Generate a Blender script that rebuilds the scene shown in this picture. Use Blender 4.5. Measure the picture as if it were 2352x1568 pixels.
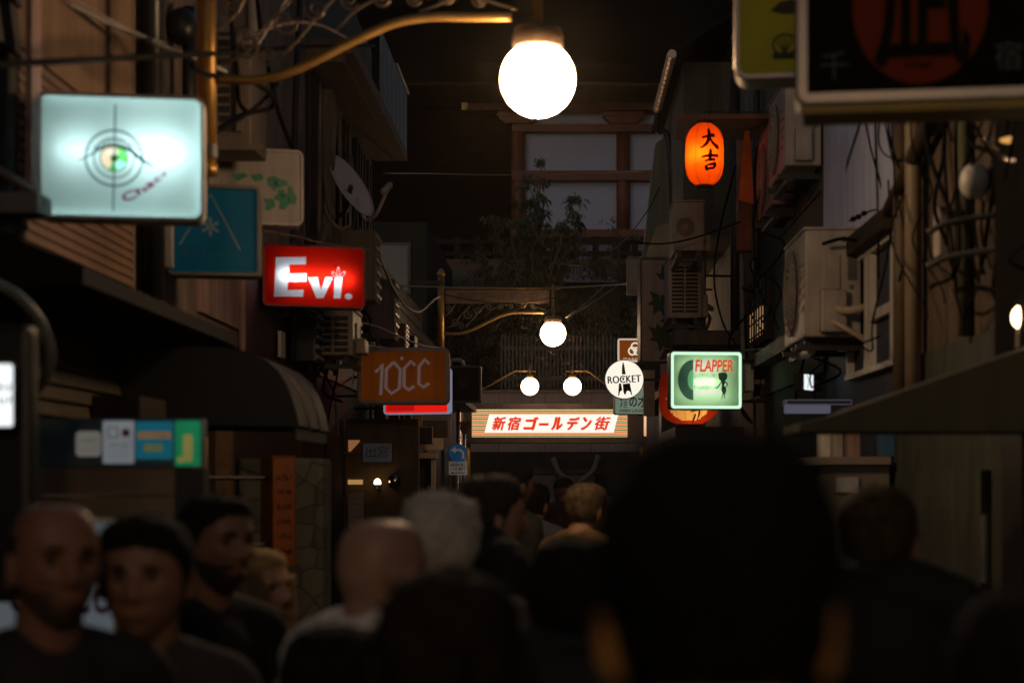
import bpy, bmesh, math, random
import numpy as np
from mathutils import Vector, Matrix

for _o in list(bpy.data.objects):
    bpy.data.objects.remove(_o)
sc = bpy.context.scene
COL = sc.collection
R = math.radians
rnd = random.Random(11)

# ---------------------------------------------------------------- camera
EYE = 1.65
F, VX, VY = 3920.0, 1288.0, 1097.6       # focal length and vanishing point of the alley, in 2352 px picture units
cd = bpy.data.cameras.new('camera')
cam = bpy.data.objects.new('camera', cd)
COL.objects.link(cam)
cam.location = (0, 0, EYE)
cam.rotation_euler = (R(90), 0, 0)
cd.sensor_width = 36
cd.lens = 60
cd.shift_x = (1176 - VX) / 2352
cd.shift_y = (VY - 784) / 2352
cd.clip_start, cd.clip_end = 0.1, 300
cd.dof.use_dof = True
cd.dof.focus_distance = 19.0
cd.dof.aperture_fstop = 2.5
sc.camera = cam

# ---------------------------------------------------------------- world, exposure
w = bpy.data.worlds.new('World')
sc.world = w
w.use_nodes = True
wn = w.node_tree
bg = wn.nodes['Background']
sky = wn.nodes.new('ShaderNodeTexSky')
sky.sky_type = 'NISHITA'
sky.sun_disc = False
sky.sun_elevation = R(14)
sky.sun_rotation = R(200)
hsv = wn.nodes.new('ShaderNodeHueSaturation')
hsv.inputs['Saturation'].default_value = .7
wn.links.new(sky.outputs[0], hsv.inputs['Color'])
wn.links.new(hsv.outputs[0], bg.inputs[0])
bg.inputs[1].default_value = 0.036
sc.view_settings.view_transform = 'Standard'
sc.view_settings.look = 'None'
sc.view_settings.exposure = 0.0
sc.view_settings.gamma = 1.0
sc.cycles.use_denoising = True
sc.cycles.max_bounces = 8
sc.cycles.diffuse_bounces = 4
sc.cycles.transmission_bounces = 6
sc.cycles.sample_clamp_indirect = 4.0
sc.cycles.caustics_reflective = False
sc.cycles.caustics_refractive = False

# ---------------------------------------------------------------- helpers: placing
def P(px, py, Y):
    """A point seen at (px, py), at distance Y down the alley."""
    return Vector(((px - VX) * Y / F, Y, EYE - (py - VY) * Y / F))

def ZY(py, Y):
    return EYE - (py - VY) * Y / F

def YX(px, X):
    return X * F / (px - VX)

# ---------------------------------------------------------------- helpers: materials
_mc = {}
def M(name, col, rough=.65, metal=0.0, var=.25, scale=5.0, bump=0.0, streak=0.0, spec=.4, glow=0.0):
    if name in _mc:
        return _mc[name]
    m = bpy.data.materials.new(name)
    m.use_nodes = True
    nt = m.node_tree
    N, L = nt.nodes, nt.links
    b = N['Principled BSDF']
    b.inputs['Roughness'].default_value = rough
    b.inputs['Metallic'].default_value = metal
    b.inputs['Specular IOR Level'].default_value = spec
    tc = N.new('ShaderNodeTexCoord')
    n1 = N.new('ShaderNodeTexNoise')
    n1.inputs['Scale'].default_value = scale
    n1.inputs['Detail'].default_value = 7
    L.new(tc.outputs['Object'], n1.inputs['Vector'])
    mx = N.new('ShaderNodeMix')
    mx.data_type = 'RGBA'
    c = Vector(col)
    mx.inputs['A'].default_value = (*(c * (1 - var)), 1)
    mx.inputs['B'].default_value = (*[min(1, k * (1 + var)) for k in c], 1)
    rp = N.new('ShaderNodeMapRange')
    rp.inputs[1].default_value, rp.inputs[2].default_value = .3, .7
    L.new(n1.outputs[0], rp.inputs[0])
    L.new(rp.outputs[0], mx.inputs['Factor'])
    out = mx.outputs['Result']
    if streak:
        mp = N.new('ShaderNodeMapping')
        mp.inputs['Scale'].default_value = (14, 14, .9)
        L.new(tc.outputs['Object'], mp.inputs[0])
        n2 = N.new('ShaderNodeTexNoise')
        n2.inputs['Scale'].default_value = 1.0
        n2.inputs['Detail'].default_value = 6
        L.new(mp.outputs[0], n2.inputs['Vector'])
        r2 = N.new('ShaderNodeMapRange')
        r2.inputs[1].default_value, r2.inputs[2].default_value = .42, .72
        r2.inputs[3].default_value, r2.inputs[4].default_value = 0, streak
        L.new(n2.outputs[0], r2.inputs[0])
        m2 = N.new('ShaderNodeMix')
        m2.data_type = 'RGBA'
        m2.inputs['B'].default_value = (*(c * .18), 1)
        L.new(r2.outputs[0], m2.inputs['Factor'])
        L.new(out, m2.inputs['A'])
        out = m2.outputs['Result']
    L.new(out, b.inputs['Base Color'])
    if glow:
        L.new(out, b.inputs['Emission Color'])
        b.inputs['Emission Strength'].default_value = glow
    if bump:
        n3 = N.new('ShaderNodeTexNoise')
        n3.inputs['Scale'].default_value = scale * 6
        n3.inputs['Detail'].default_value = 5
        L.new(tc.outputs['Object'], n3.inputs['Vector'])
        bp = N.new('ShaderNodeBump')
        bp.inputs['Strength'].default_value = bump
        bp.inputs['Distance'].default_value = .02
        L.new(n3.outputs[0], bp.inputs['Height'])
        L.new(bp.outputs[0], b.inputs['Normal'])
    # roughness variation
    r3 = N.new('ShaderNodeMapRange')
    r3.inputs[3].default_value, r3.inputs[4].default_value = max(.05, rough - .12), min(1, rough + .12)
    L.new(n1.outputs[0], r3.inputs[0])
    L.new(r3.outputs[0], b.inputs['Roughness'])
    _mc[name] = m
    return m

def EM(name, col, s):
    if name in _mc:
        return _mc[name]
    m = bpy.data.materials.new(name)
    m.use_nodes = True
    nt = m.node_tree
    nt.nodes.remove(nt.nodes['Principled BSDF'])
    e = nt.nodes.new('ShaderNodeEmission')
    e.inputs[0].default_value = (*col, 1)
    e.inputs[1].default_value = s
    nt.links.new(e.outputs[0], nt.nodes['Material Output'].inputs[0])
    _mc[name] = m
    return m

def TR(name, col, t=.8, col2=None):
    """A translucent sheet (sign acrylic, lantern paper): lets lamp light through, diffuse from the front."""
    if name in _mc:
        return _mc[name]
    m = bpy.data.materials.new(name)
    m.use_nodes = True
    nt = m.node_tree
    N, L = nt.nodes, nt.links
    N.remove(N['Principled BSDF'])
    tc = N.new('ShaderNodeTexCoord')
    n1 = N.new('ShaderNodeTexNoise')
    n1.inputs['Scale'].default_value = 9
    n1.inputs['Detail'].default_value = 6
    L.new(tc.outputs['Object'], n1.inputs['Vector'])
    mx0 = N.new('ShaderNodeMix')
    mx0.data_type = 'RGBA'
    mx0.inputs['A'].default_value = (*[k * .88 for k in col], 1)
    mx0.inputs['B'].default_value = (*(col2 or col), 1)
    L.new(n1.outputs[0], mx0.inputs['Factor'])
    a = N.new('ShaderNodeBsdfTranslucent')
    d = N.new('ShaderNodeBsdfDiffuse')
    g = N.new('ShaderNodeMixShader')
    g.inputs[0].default_value = 1 - t
    L.new(mx0.outputs['Result'], a.inputs[0])
    L.new(mx0.outputs['Result'], d.inputs[0])
    L.new(a.outputs[0], g.inputs[1])
    L.new(d.outputs[0], g.inputs[2])
    L.new(g.outputs[0], N['Material Output'].inputs[0])
    _mc[name] = m
    return m

def STONE(name, c1, c2, scale):
    if name in _mc:
        return _mc[name]
    m = M(name, c1, rough=.9, var=.35, scale=7, bump=.5)
    N, L = m.node_tree.nodes, m.node_tree.links
    b = N['Principled BSDF']
    tc = N.new('ShaderNodeTexCoord')
    v = N.new('ShaderNodeTexVoronoi')
    v.feature = 'DISTANCE_TO_EDGE'
    v.inputs['Scale'].default_value = scale
    L.new(tc.outputs['Object'], v.inputs['Vector'])
    v2 = N.new('ShaderNodeTexVoronoi')
    v2.inputs['Scale'].default_value = scale
    L.new(tc.outputs['Object'], v2.inputs['Vector'])
    r = N.new('ShaderNodeMapRange')
    r.inputs[2].default_value = .06
    L.new(v.outputs[0], r.inputs[0])
    hs = N.new('ShaderNodeHueSaturation')
    hs.inputs['Color'].default_value = (*c2, 1)
    rr = N.new('ShaderNodeMapRange')
    rr.inputs[3].default_value, rr.inputs[4].default_value = .4, 1.5
    L.new(v2.outputs['Color'], rr.inputs[0])
    L.new(rr.outputs[0], hs.inputs['Value'])
    mx = N.new('ShaderNodeMix')
    mx.data_type = 'RGBA'
    mx.inputs['A'].default_value = (*(Vector(c1) * .75), 1)
    L.new(hs.outputs[0], mx.inputs['B'])
    L.new(r.outputs[0], mx.inputs['Factor'])
    L.new(mx.outputs['Result'], b.inputs['Base Color'])
    bp = N.new('ShaderNodeBump')
    bp.inputs['Strength'].default_value = .3
    bp.inputs['Distance'].default_value = .03
    L.new(r.outputs[0], bp.inputs['Height'])
    L.new(bp.outputs[0], b.inputs['Normal'])
    return m

# ---------------------------------------------------------------- helpers: meshes
def rrect(x0, z0, x1, z1, r, n=6):
    r = min(r, (x1 - x0) / 2 - 1e-4, (z1 - z0) / 2 - 1e-4)
    out = []
    for cx, cz, a0 in ((x1 - r, z0 + r, -90), (x1 - r, z1 - r, 0), (x0 + r, z1 - r, 90), (x0 + r, z0 + r, 180)):
        for i in range(n + 1):
            a = R(a0 + 90 * i / n)
            out.append((cx + r * math.cos(a), cz + r * math.sin(a)))
    return out

def circ(cx, cz, rx, rz=None, n=40, a0=0, a1=360):
    rz = rx if rz is None else rz
    full = abs(a1 - a0) >= 360
    return [(cx + rx * math.cos(R(a0 + (a1 - a0) * i / (n if full else n - 1))),
             cz + rz * math.sin(R(a0 + (a1 - a0) * i / (n if full else n - 1)))) for i in range(n)]

def smooth_path(pts, n=8):
    pts = [Vector(p) for p in pts]
    if len(pts) < 3:
        return pts
    out = []
    q = [pts[0] * 2 - pts[1]] + pts + [pts[-1] * 2 - pts[-2]]
    for i in range(1, len(q) - 2):
        a, b, c, d = q[i - 1:i + 3]
        for k in range(n):
            t = k / n
            out.append(.5 * (2 * b + (c - a) * t + (2 * a - 5 * b + 4 * c - d) * t * t + (3 * b - a - 3 * c + d) * t ** 3))
    out.append(pts[-1])
    return out

OFF = {}
class MB:
    def __init__(s, *mats):
        s.v, s.f, s.fm, s.mats, s.cur = [], [], [], list(mats), 0
    def m(s, mat):
        if mat not in s.mats:
            s.mats.append(mat)
        s.cur = s.mats.index(mat)
        return s
    def add(s, vs, fs):
        n = len(s.v)
        s.v += [tuple(v) for v in vs]
        s.f += [tuple(i + n for i in f) for f in fs]
        s.fm += [s.cur] * len(fs)
        return s
    def box(s, x0, x1, y0, y1, z0, z1):
        x0, x1 = min(x0, x1), max(x0, x1)
        y0, y1 = min(y0, y1), max(y0, y1)
        z0, z1 = min(z0, z1), max(z0, z1)
        v = [(x, y, z) for z in (z0, z1) for y in (y0, y1) for x in (x0, x1)]
        return s.add(v, [(0, 2, 3, 1), (4, 5, 7, 6), (0, 1, 5, 4), (2, 6, 7, 3), (0, 4, 6, 2), (1, 3, 7, 5)])
    def hexa(s, a, b):
        """A solid between two quads a and b (same winding)."""
        fs = [(3, 2, 1, 0), (4, 5, 6, 7)] + [(i, (i + 1) % 4, (i + 1) % 4 + 4, i + 4) for i in range(4)]
        return s.add(list(a) + list(b), fs)
    def tube(s, pts, r, n=8, cap=True):
        pts = [Vector(p) for p in pts]
        rs = r if isinstance(r, (list, tuple)) else [r] * len(pts)
        vs, fs = [], []
        up = None
        for i, p in enumerate(pts):
            t = (pts[min(i + 1, len(pts) - 1)] - pts[max(i - 1, 0)])
            t = t.normalized() if t.length > 1e-9 else Vector((0, 0, 1))
            if up is None:
                up = t.orthogonal().normalized()
            up = (up - t * up.dot(t))
            up = up.normalized() if up.length > 1e-6 else t.orthogonal().normalized()
            sd = t.cross(up)
            for k in range(n):
                a = 2 * math.pi * k / n
                vs.append(p + (up * math.cos(a) + sd * math.sin(a)) * rs[i])
        for i in range(len(pts) - 1):
            for k in range(n):
                fs.append((i * n + k, i * n + (k + 1) % n, (i + 1) * n + (k + 1) % n, (i + 1) * n + k))
        if cap:
            fs.append(tuple(range(n))[::-1])
            fs.append(tuple(range((len(pts) - 1) * n, len(pts) * n)))
        return s.add(vs, fs)
    def lathe(s, prof, c=(0, 0, 0), n=24, axis='z'):
        c = Vector(c)
        vs, fs = [], []
        for r, h in prof:
            for k in range(n):
                a = 2 * math.pi * k / n
                q = (r * math.cos(a), r * math.sin(a), h)
                if axis == 'y':
                    q = (q[0], h, q[1])
                elif axis == 'x':
                    q = (h, q[0], q[1])
                vs.append(c + Vector(q))
        for i in range(len(prof) - 1):
            for k in range(n):
                fs.append((i * n + k, i * n + (k + 1) % n, (i + 1) * n + (k + 1) % n, (i + 1) * n + k))
        fs.append(tuple(range(n))[::-1])
        fs.append(tuple(range((len(prof) - 1) * n, len(prof) * n)))
        return s.add(vs, fs)
    def ell(s, c, r, rot=None, nu=16, nv=12):
        c = Vector(c)
        vs, fs = [], []
        for j in range(1, nv):
            t = math.pi * j / nv
            for k in range(nu):
                a = 2 * math.pi * k / nu
                q = Vector((r[0] * math.sin(t) * math.cos(a), r[1] * math.sin(t) * math.sin(a), r[2] * math.cos(t)))
                vs.append(c + (rot @ q if rot else q))
        top, bot = Vector((0, 0, r[2])), Vector((0, 0, -r[2]))
        vs += [c + (rot @ top if rot else top), c + (rot @ bot if rot else bot)]
        T, B = len(vs) - 2, len(vs) - 1
        for j in range(nv - 2):
            for k in range(nu):
                fs.append((j * nu + k, (j + 1) * nu + k, (j + 1) * nu + (k + 1) % nu, j * nu + (k + 1) % nu))
        for k in range(nu):
            fs.append((T, k, (k + 1) % nu))
            fs.append((B, (nv - 2) * nu + (k + 1) % nu, (nv - 2) * nu + k))
        return s.add(vs, fs)
    def cap(s, p0, p1, r0, r1, n=12):
        """A tapered capsule."""
        p0, p1 = Vector(p0), Vector(p1)
        d = (p1 - p0).normalized()
        pts, rs = [], []
        for a in (-80, -55, -25):
            pts.append(p0 + d * r0 * math.sin(R(a))); rs.append(r0 * math.cos(R(a)))
        for t in (0, .33, .66, 1):
            pts.append(p0.lerp(p1, t)); rs.append(r0 + (r1 - r0) * t)
        for a in (25, 55, 80):
            pts.append(p1 + d * r1 * math.sin(R(a))); rs.append(r1 * math.cos(R(a)))
        return s.tube(pts, rs, n)
    def fill(s, loops, y=0.0, t=0.0, fn=None):
        """Filled flat outline(s) in the x-z plane at depth y (even-odd holes), t thick."""
        c = bpy.data.curves.new('fill', 'CURVE')
        c.dimensions = '2D'
        c.fill_mode = 'BOTH'
        c.extrude = t / 2
        for lp in loops:
            sp = c.splines.new('POLY')
            sp.points.add(len(lp) - 1)
            for q, (x, z) in zip(sp.points, lp):
                q.co = (x, z, 0, 1)
            sp.use_cyclic_u = True
        return s._curve(c, lambda x, z, d: (x, y - d, z), fn)
    def _curve(s, c, fn, fn2=None):
        o = bpy.data.objects.new('tmp', c)
        me = bpy.data.meshes.new_from_object(o)
        vs = [fn(*v.co) for v in me.vertices]
        if fn2:
            vs = [fn2(v) for v in vs]
        s.add(vs, [tuple(p.vertices) for p in me.polygons])
        bpy.data.objects.remove(o)
        bpy.data.curves.remove(c)
        bpy.data.meshes.remove(me)
        return s
    def text(s, body, x0, z0, x1, z1, y=0.0, bold=0.0, shear=0.0, rot=0.0, t=.002, fn=None, keep=False, space=1.0):
        c = bpy.data.curves.new('text', 'FONT')
        c.body = body
        c.shear = shear
        c.offset = bold
        c.space_character = space
        c.resolution_u = 4
        o = bpy.data.objects.new('tmp', c)
        me = bpy.data.meshes.new_from_object(o)
        co = np.array([v.co[:] for v in me.vertices])
        if len(co):
            mn, mx = co.min(0), co.max(0)
            sx, sz = (x1 - x0) / max(mx[0] - mn[0], 1e-6), (z1 - z0) / max(mx[1] - mn[1], 1e-6)
            if keep:
                sx = sz = min(sx, sz)
            cx, cz = (x0 + x1) / 2, (z0 + z1) / 2
            vs = []
            for q in co:
                u, v = (q[0] - (mn[0] + mx[0]) / 2) * sx, (q[1] - (mn[1] + mx[1]) / 2) * sz
                vs.append((cx + u * math.cos(rot) - v * math.sin(rot), y, cz + u * math.sin(rot) + v * math.cos(rot)))
            if fn:
                vs = [fn(v) for v in vs]
            s.add(vs, [tuple(p.vertices) for p in me.polygons])
        bpy.data.objects.remove(o)
        bpy.data.curves.remove(c)
        bpy.data.meshes.remove(me)
        return s
    def stroke(s, pts, wd, y=0.0, fn=None, sm=True):
        """A flat brush stroke along 2D points; wd = one width or one per point."""
        ws = wd if isinstance(wd, (list, tuple)) else [wd] * len(pts)
        if sm and len(pts) > 2:
            q = smooth_path([(p[0], ws[i], p[1]) for i, p in enumerate(pts)], 5)
            pts, ws = [(v[0], v[2]) for v in q], [v[1] for v in q]
        vs, fs = [], []
        for i, p in enumerate(pts):
            a, b = pts[max(i - 1, 0)], pts[min(i + 1, len(pts) - 1)]
            dx, dz = b[0] - a[0], b[1] - a[1]
            l = math.hypot(dx, dz) or 1
            nx, nz = -dz / l * ws[i] / 2, dx / l * ws[i] / 2
            vs += [(p[0] + nx, y, p[1] + nz), (p[0] - nx, y, p[1] - nz)]
            if i:
                k = 2 * i
                fs.append((k - 2, k - 1, k + 1, k))
        if fn:
            vs = [fn(v) for v in vs]
        return s.add(vs, fs)
    def build(s, name, parent=None, smooth=False, bevel=0, **props):
        me = bpy.data.meshes.new(name)
        off = OFF.get(parent.name, Vector()) if parent else Vector()
        me.from_pydata([tuple(Vector(v) - off) for v in s.v], [], s.f)
        for m in s.mats:
            me.materials.append(m)
        me.polygons.foreach_set('material_index', s.fm)
        if bevel:
            bm = bmesh.new()
            bm.from_mesh(me)
            bmesh.ops.bevel(bm, geom=bm.edges[:], offset=bevel, segments=2, affect='EDGES', profile=.6)
            bm.to_mesh(me)
            bm.free()
        if smooth:
            me.polygons.foreach_set('use_smooth', [True] * len(me.polygons))
        o = bpy.data.objects.new(name, me)
        COL.objects.link(o)
        if parent:
            o.parent = parent
            OFF[o.name] = off
        for k, v in props.items():
            o[k] = v
        return o

def tag(o, label, cat, group=None):
    o['label'], o['category'], o['kind'] = label, cat, 'thing'
    if group:
        o['group'] = group
    return o

def thing(name, label, cat, loc=(0, 0, 0), rz=0.0, group=None, world=True):
    """An Empty at the thing's base; with world=True its parts are given in world coordinates."""
    o = bpy.data.objects.new(name, None)
    o.empty_display_size = .1
    COL.objects.link(o)
    o.location = loc
    o.rotation_euler = (0, 0, rz)
    OFF[o.name] = Vector(loc) if world else Vector()
    return tag(o, label, cat, group)

def solo(name, label, cat, mb, group=None, base=None, smooth=False, bevel=0):
    """A thing that is one mesh; its origin goes to its base."""
    vs = [Vector(v) for v in mb.v]
    b = Vector(base) if base else Vector((sum(v.x for v in vs) / len(vs), sum(v.y for v in vs) / len(vs), min(v.z for v in vs)))
    mb.v = [tuple(v - b) for v in vs]
    o = mb.build(name, None, smooth, bevel)
    o.location = b
    return tag(o, label, cat, group)

def copy_tree(o, parent=None):
    c = o.copy()
    COL.objects.link(c)
    if parent:
        c.parent = parent
    for ch in [k for k in bpy.data.objects if k.parent == o]:
        copy_tree(ch, c)
    return c

# ---------------------------------------------------------------- materials
gold = M('brass_paint', (.36, .20, .055), rough=.42, metal=.7, var=.12, scale=9)
chrome = M('steel', (.55, .5, .44), rough=.28, metal=.85, var=.1)
dark_metal = M('dark_metal', (.03, .028, .025), rough=.5, metal=.3)
iron = M('wrought_iron', (.20, .15, .10), rough=.35, metal=.6)
cream = M('cream_plastic', (.33, .285, .25), rough=.5, var=.18, streak=.35)
grey_plastic = M('grey_plastic', (.26, .24, .21), rough=.5, var=.2, streak=.3)
white_plastic = M('white_plastic', (.55, .52, .47), rough=.45, var=.15, streak=.3)
black = M('black_rubber', (.004, .0037, .0033), rough=.85, var=.2, spec=.1)
black_paint = M('black_paint', (.012, .012, .011), rough=.4, var=.3)
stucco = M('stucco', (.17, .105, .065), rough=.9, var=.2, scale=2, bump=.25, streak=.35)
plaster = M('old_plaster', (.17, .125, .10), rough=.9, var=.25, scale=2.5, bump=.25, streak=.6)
pink_plaster = M('pink_plaster', (.30, .19, .165), rough=.9, var=.25, scale=3, bump=.2, streak=.6)
siding_m = M('tin_siding', (.15, .088, .054), rough=.5, var=.22, scale=2, streak=.3)
dark_wood = M('dark_wood', (.024, .015, .009), rough=.7, var=.4, scale=4, bump=.3, streak=.4)
brown_wood = M('brown_wood', (.13, .07, .035), rough=.65, var=.35, scale=4, bump=.3, streak=.4)
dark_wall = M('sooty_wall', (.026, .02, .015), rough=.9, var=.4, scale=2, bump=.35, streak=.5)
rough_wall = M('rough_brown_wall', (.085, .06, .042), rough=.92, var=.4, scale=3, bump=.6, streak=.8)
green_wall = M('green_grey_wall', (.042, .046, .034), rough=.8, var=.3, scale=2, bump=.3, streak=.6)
grey_wall = M('grey_wall', (.19, .155, .12), rough=.9, var=.25, scale=2, bump=.3, streak=.6)
sheet_m = M('pale_blue_sheet', (.60, .65, .95), rough=.7, var=.14, scale=1.5, streak=.4)
shutter_m = M('shutter_steel', (.07, .055, .036), rough=.5, metal=.2, var=.25, scale=2, streak=.4)
awning_m = M('awning_cloth', (.007, .0055, .004), rough=1, var=.25, scale=2, streak=.5)
olive_cloth = M('olive_awning', (.095, .085, .05), rough=.75, var=.2, scale=2, streak=.35)
stone_m = STONE('rubble_stone', (.055, .055, .045), (.085, .085, .07), 8.0)
asphalt = M('asphalt', (.05, .047, .043), rough=.85, var=.3, scale=8, bump=.4)
vermilion = M('vermilion_paint', (.085, .02, .010), rough=.6, var=.2, scale=2, streak=.2)
shrine_plaster = M('shrine_plaster', (.25, .265, .38), rough=.9, var=.06, scale=.7)
roof_m = M('copper_roof', (.006, .006, .005), rough=1, var=.3, scale=1, spec=0)
fascia_m = M('fascia_tile', (.27, .185, .16), rough=.7, var=.12, scale=1.5, streak=.3)
globe_m = EM('globe_glow', (1, .66, .38), 80)
gate_globe_m = EM('gate_globe_glow', (1, .68, .42), 12)
letter_pale = M('pale_lettering', (.55, .52, .5), rough=.6, var=.1)
letter_dark = M('dark_lettering', (.015, .014, .013), rough=.6)
tube_m = EM('tube_glow', (.86, 1, 1), 9)

# ================================================================ bracket lamps
def spiral(cx, cz, r0, turns, a0, sgn=1, n=26):
    out = []
    for i in range(n + 1):
        t = i / n
        a = R(a0) + sgn * turns * 2 * math.pi * t
        r = r0 * (1 - .8 * t)
        out.append((cx + r * math.cos(a), 0, cz + r * math.sin(a)))
    return out

def lamp_parts(root):
    MB(gold).tube([(0, 0, -.36), (0, 0, .69)], .037, 20).lathe([(.045, .66), (.05, .68), (.03, .72), (.012, .74)], n=20) \
        .lathe([(.043, -.37), (.043, -.33)], n=20).build('post', root, True)
    for z in (-.28, .58):
        MB(dark_metal).box(-.36, -.03, -.02, .02, z - .02, z + .02).tube([(0, 0, z - .025), (0, 0, z + .025)], .046, 16).build('wall_bracket', root)
    MB(gold).tube(smooth_path([(.03, 0, 0), (.2, 0, 0), (.36, 0, .045), (.55, 0, .14), (.72, 0, .215), (.86, 0, .24), (1.0, 0, .24), (1.18, 0, .24)]), .017, 12).build('swan_arm', root, True)
    MB(gold).tube([(.03, 0, .515), (1.36, 0, .515)], .012, 8).tube([(1.28, 0, .56), (1.28, 0, .19)], .017, 10).build('hanger', root, True)
    sc_ = MB(iron)
    for cx, cz, r, tr, a, s in ((.16, .13, .05, 1.4, 200, 1), (.30, .22, .055, 1.4, 20, -1), (.42, .27, .045, 1.5, 160, 1), (.55, .305, .04, 1.4, 340, -1),
                                (.68, .315, .035, 1.4, 200, 1), (.80, .315, .032, 1.5, 340, -1), (.93, .32, .03, 1.4, 200, 1), (1.05, .31, .03, 1.4, 340, -1),
                                (.10, .28, .045, 1.5, 90, 1), (.24, .09, .035, 1.3, 270, -1)):
        sc_.tube(spiral(cx, cz, r, tr, a, s), .006, 6)
    for pts in ([(.05, .06), (.15, .1), (.22, .2), (.33, .31)], [(.28, .08), (.36, .16), (.44, .26), (.52, .335)], [(.5, .19), (.58, .27), (.66, .31), (.75, .33)],
                [(.82, .26), (.9, .29), (.98, .33)], [(1.0, .335), (1.1, .30), (1.2, .27)], [(.04, .2), (.1, .24), (.16, .33)]):
        sc_.tube(smooth_path([(x, 0, z) for x, z in pts], 5), .006, 6)
    sc_.build('scrollwork', root, True)
    bn = MB(M('banner_board', (.24, .15, .09), var=.15, scale=3)).box(.05, 1.235, -.012, .012, .345, .495)
    bb = bn.build('banner_board', root)
    MB(M('banner_lettering', (.16, .085, .05), var=.1)).text('新宿ゴールデン街', .16, .37, 1.13, .475, y=-.015, bold=.015, shear=.3).build('lettering', bb)
    MB(M('lamp_cap', (.10, .06, .035), rough=.45, metal=.5)).lathe([(.03, .2), (.09, .195), (.098, .17), (.098, .125), (.088, .115)], (1.28, 0, 0), 28).build('cap', root, True)
    MB(globe_m).ell((1.28, 0, 0), (.144, .144, .144), nu=32, nv=20).build('globe', root, True)

lamp = thing('bracket_lamp', 'nearest and largest glowing globe lamp hanging from a golden swan arm, nothing lit closer', 'street lamp',
             P(475, 183, 6.6), 0, 'globe lamps on golden arms along the alley', world=False)
lamp_parts(lamp)
for (x, y, Y, lab) in ((1013, 766, 19.5, 'smaller single globe lamp under a banner board, above the two gate globes'),
                       (475, 183, -6.3, 'unseen added globe lamp behind the camera, beside the near dark timber front')):
    c = copy_tree(lamp)
    c.location = P(x, y, Y) if Y > 0 else (-1.369, -1.3, 3.19)  # the out-of-view copy behind the camera is added to light the faces
    c['label'] = lab
lamp['label'] = 'large near globe lamp hanging from a golden swan arm above the heads'

# ================================================================ signs
def squiggle(mb, x0, z0, x1, z1, y, n=5, wd=.15):
    """Illegible handwriting."""
    h = z1 - z0
    for i in range(n):
        a = x0 + (x1 - x0) * i / n
        g = (x1 - x0) / n * .8
        q_ = [(a + g * rnd.random(), z0 + h * rnd.random()) for _ in range(4)]
        q_.sort()
        mb.stroke(q_, h * wd, y=y - .0001 * i)
    return mb

class Sign:
    pass

def place(name, label, cat, x0, x1, yt, yb, Y0, Y1=None, group=None):
    Y1 = Y0 if Y1 is None else Y1
    a, b = P(x0, yb, Y0), P(x1, yb, Y1)
    s = Sign()
    s.w = math.hypot(b.x - a.x, b.y - a.y)
    s.h = (yb - yt) * Y0 / F
    s.yaw = math.atan2(b.y - a.y, b.x - a.x)
    s.root = thing(name, label, cat, a, s.yaw, group, world=False)
    s.x0, s.x1, s.yt, s.yb = x0, x1, yt, yb
    s.k = s.w / (x1 - x0)
    s.p = lambda px, py: ((px - x0) / (x1 - x0) * s.w, (yb - py) / (yb - yt) * s.h)
    s.q = lambda pts: [s.p(*p) for p in pts]
    return s

def frame(s, ft=.018, r=.035, d=.12, mat=None, lip=None, name='frame'):
    """Rounded box: a ring frame with depth, and a back panel."""
    mb = MB(mat or cream)
    o, i = rrect(0, 0, s.w, s.h, r), rrect(ft, ft, s.w - ft, s.h - ft, max(r - ft, .006))
    n = len(o)
    vs = [(x, .006, z) for x, z in o] + [(x + (ft * .25 if x < s.w / 2 else -ft * .25), 0, z + (ft * .25 if z < s.h / 2 else -ft * .25)) for x, z in o] \
        + [(x, 0, z) for x, z in i] + [(x, d - .012, z) for x, z in i] + [(x, d, z) for x, z in o]
    fs = []
    for k in range(n):
        l = (k + 1) % n
        for a, b in ((4, 0), (0, 1), (1, 2), (2, 3)):
            fs.append((a * n + k, a * n + l, b * n + l, b * n + k))
    mb.add(vs, fs)
    mb.build(name, s.root)
    MB(mat or cream).fill([rrect(.002, .002, s.w - .002, s.h - .002, r)], y=d + .003, t=.004).build('back_panel', s.root)
    s.ft, s.r, s.d = ft, r, d

def face(s, mat, y=.012, holes=None, name='face'):
    f = s.ft
    MB(mat).fill([rrect(f + .0005, f + .0005, s.w - f - .0005, s.h - f - .0005, max(s.r - f, .006))] + (holes or []), y=y).build(name, s.root)

def arm(s, side=0, wall=None, mat=None, zs=(.15, .85), r=.011):
    """Two mounting pipes from the sign's end to the wall."""
    X = s.root.location.x
    ln = abs((X if side == 0 else X + s.w * math.cos(s.yaw)) - wall) + .02
    for z in zs:
        a = (0.01, s.d / 2, s.h * z) if side == 0 else (s.w - .01, s.d / 2, s.h * z)
        e = (-ln, s.d / 2 + .02, s.h * z) if side == 0 else (s.w + ln, s.d / 2, s.h * z)
        MB(mat or dark_metal).tube([a, e], r, 8).build('mounting_arm', s.root)

def tube_in(s, pts, r=.008, mat=None, name='lamp_tube'):
    MB(mat or tube_m).tube(pts, r, 8).build(name, s.root)

XL, XR = -1.75, 1.6
white_lining = M('white_lining', (.75, .75, .72), rough=.9, var=.05)

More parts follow.
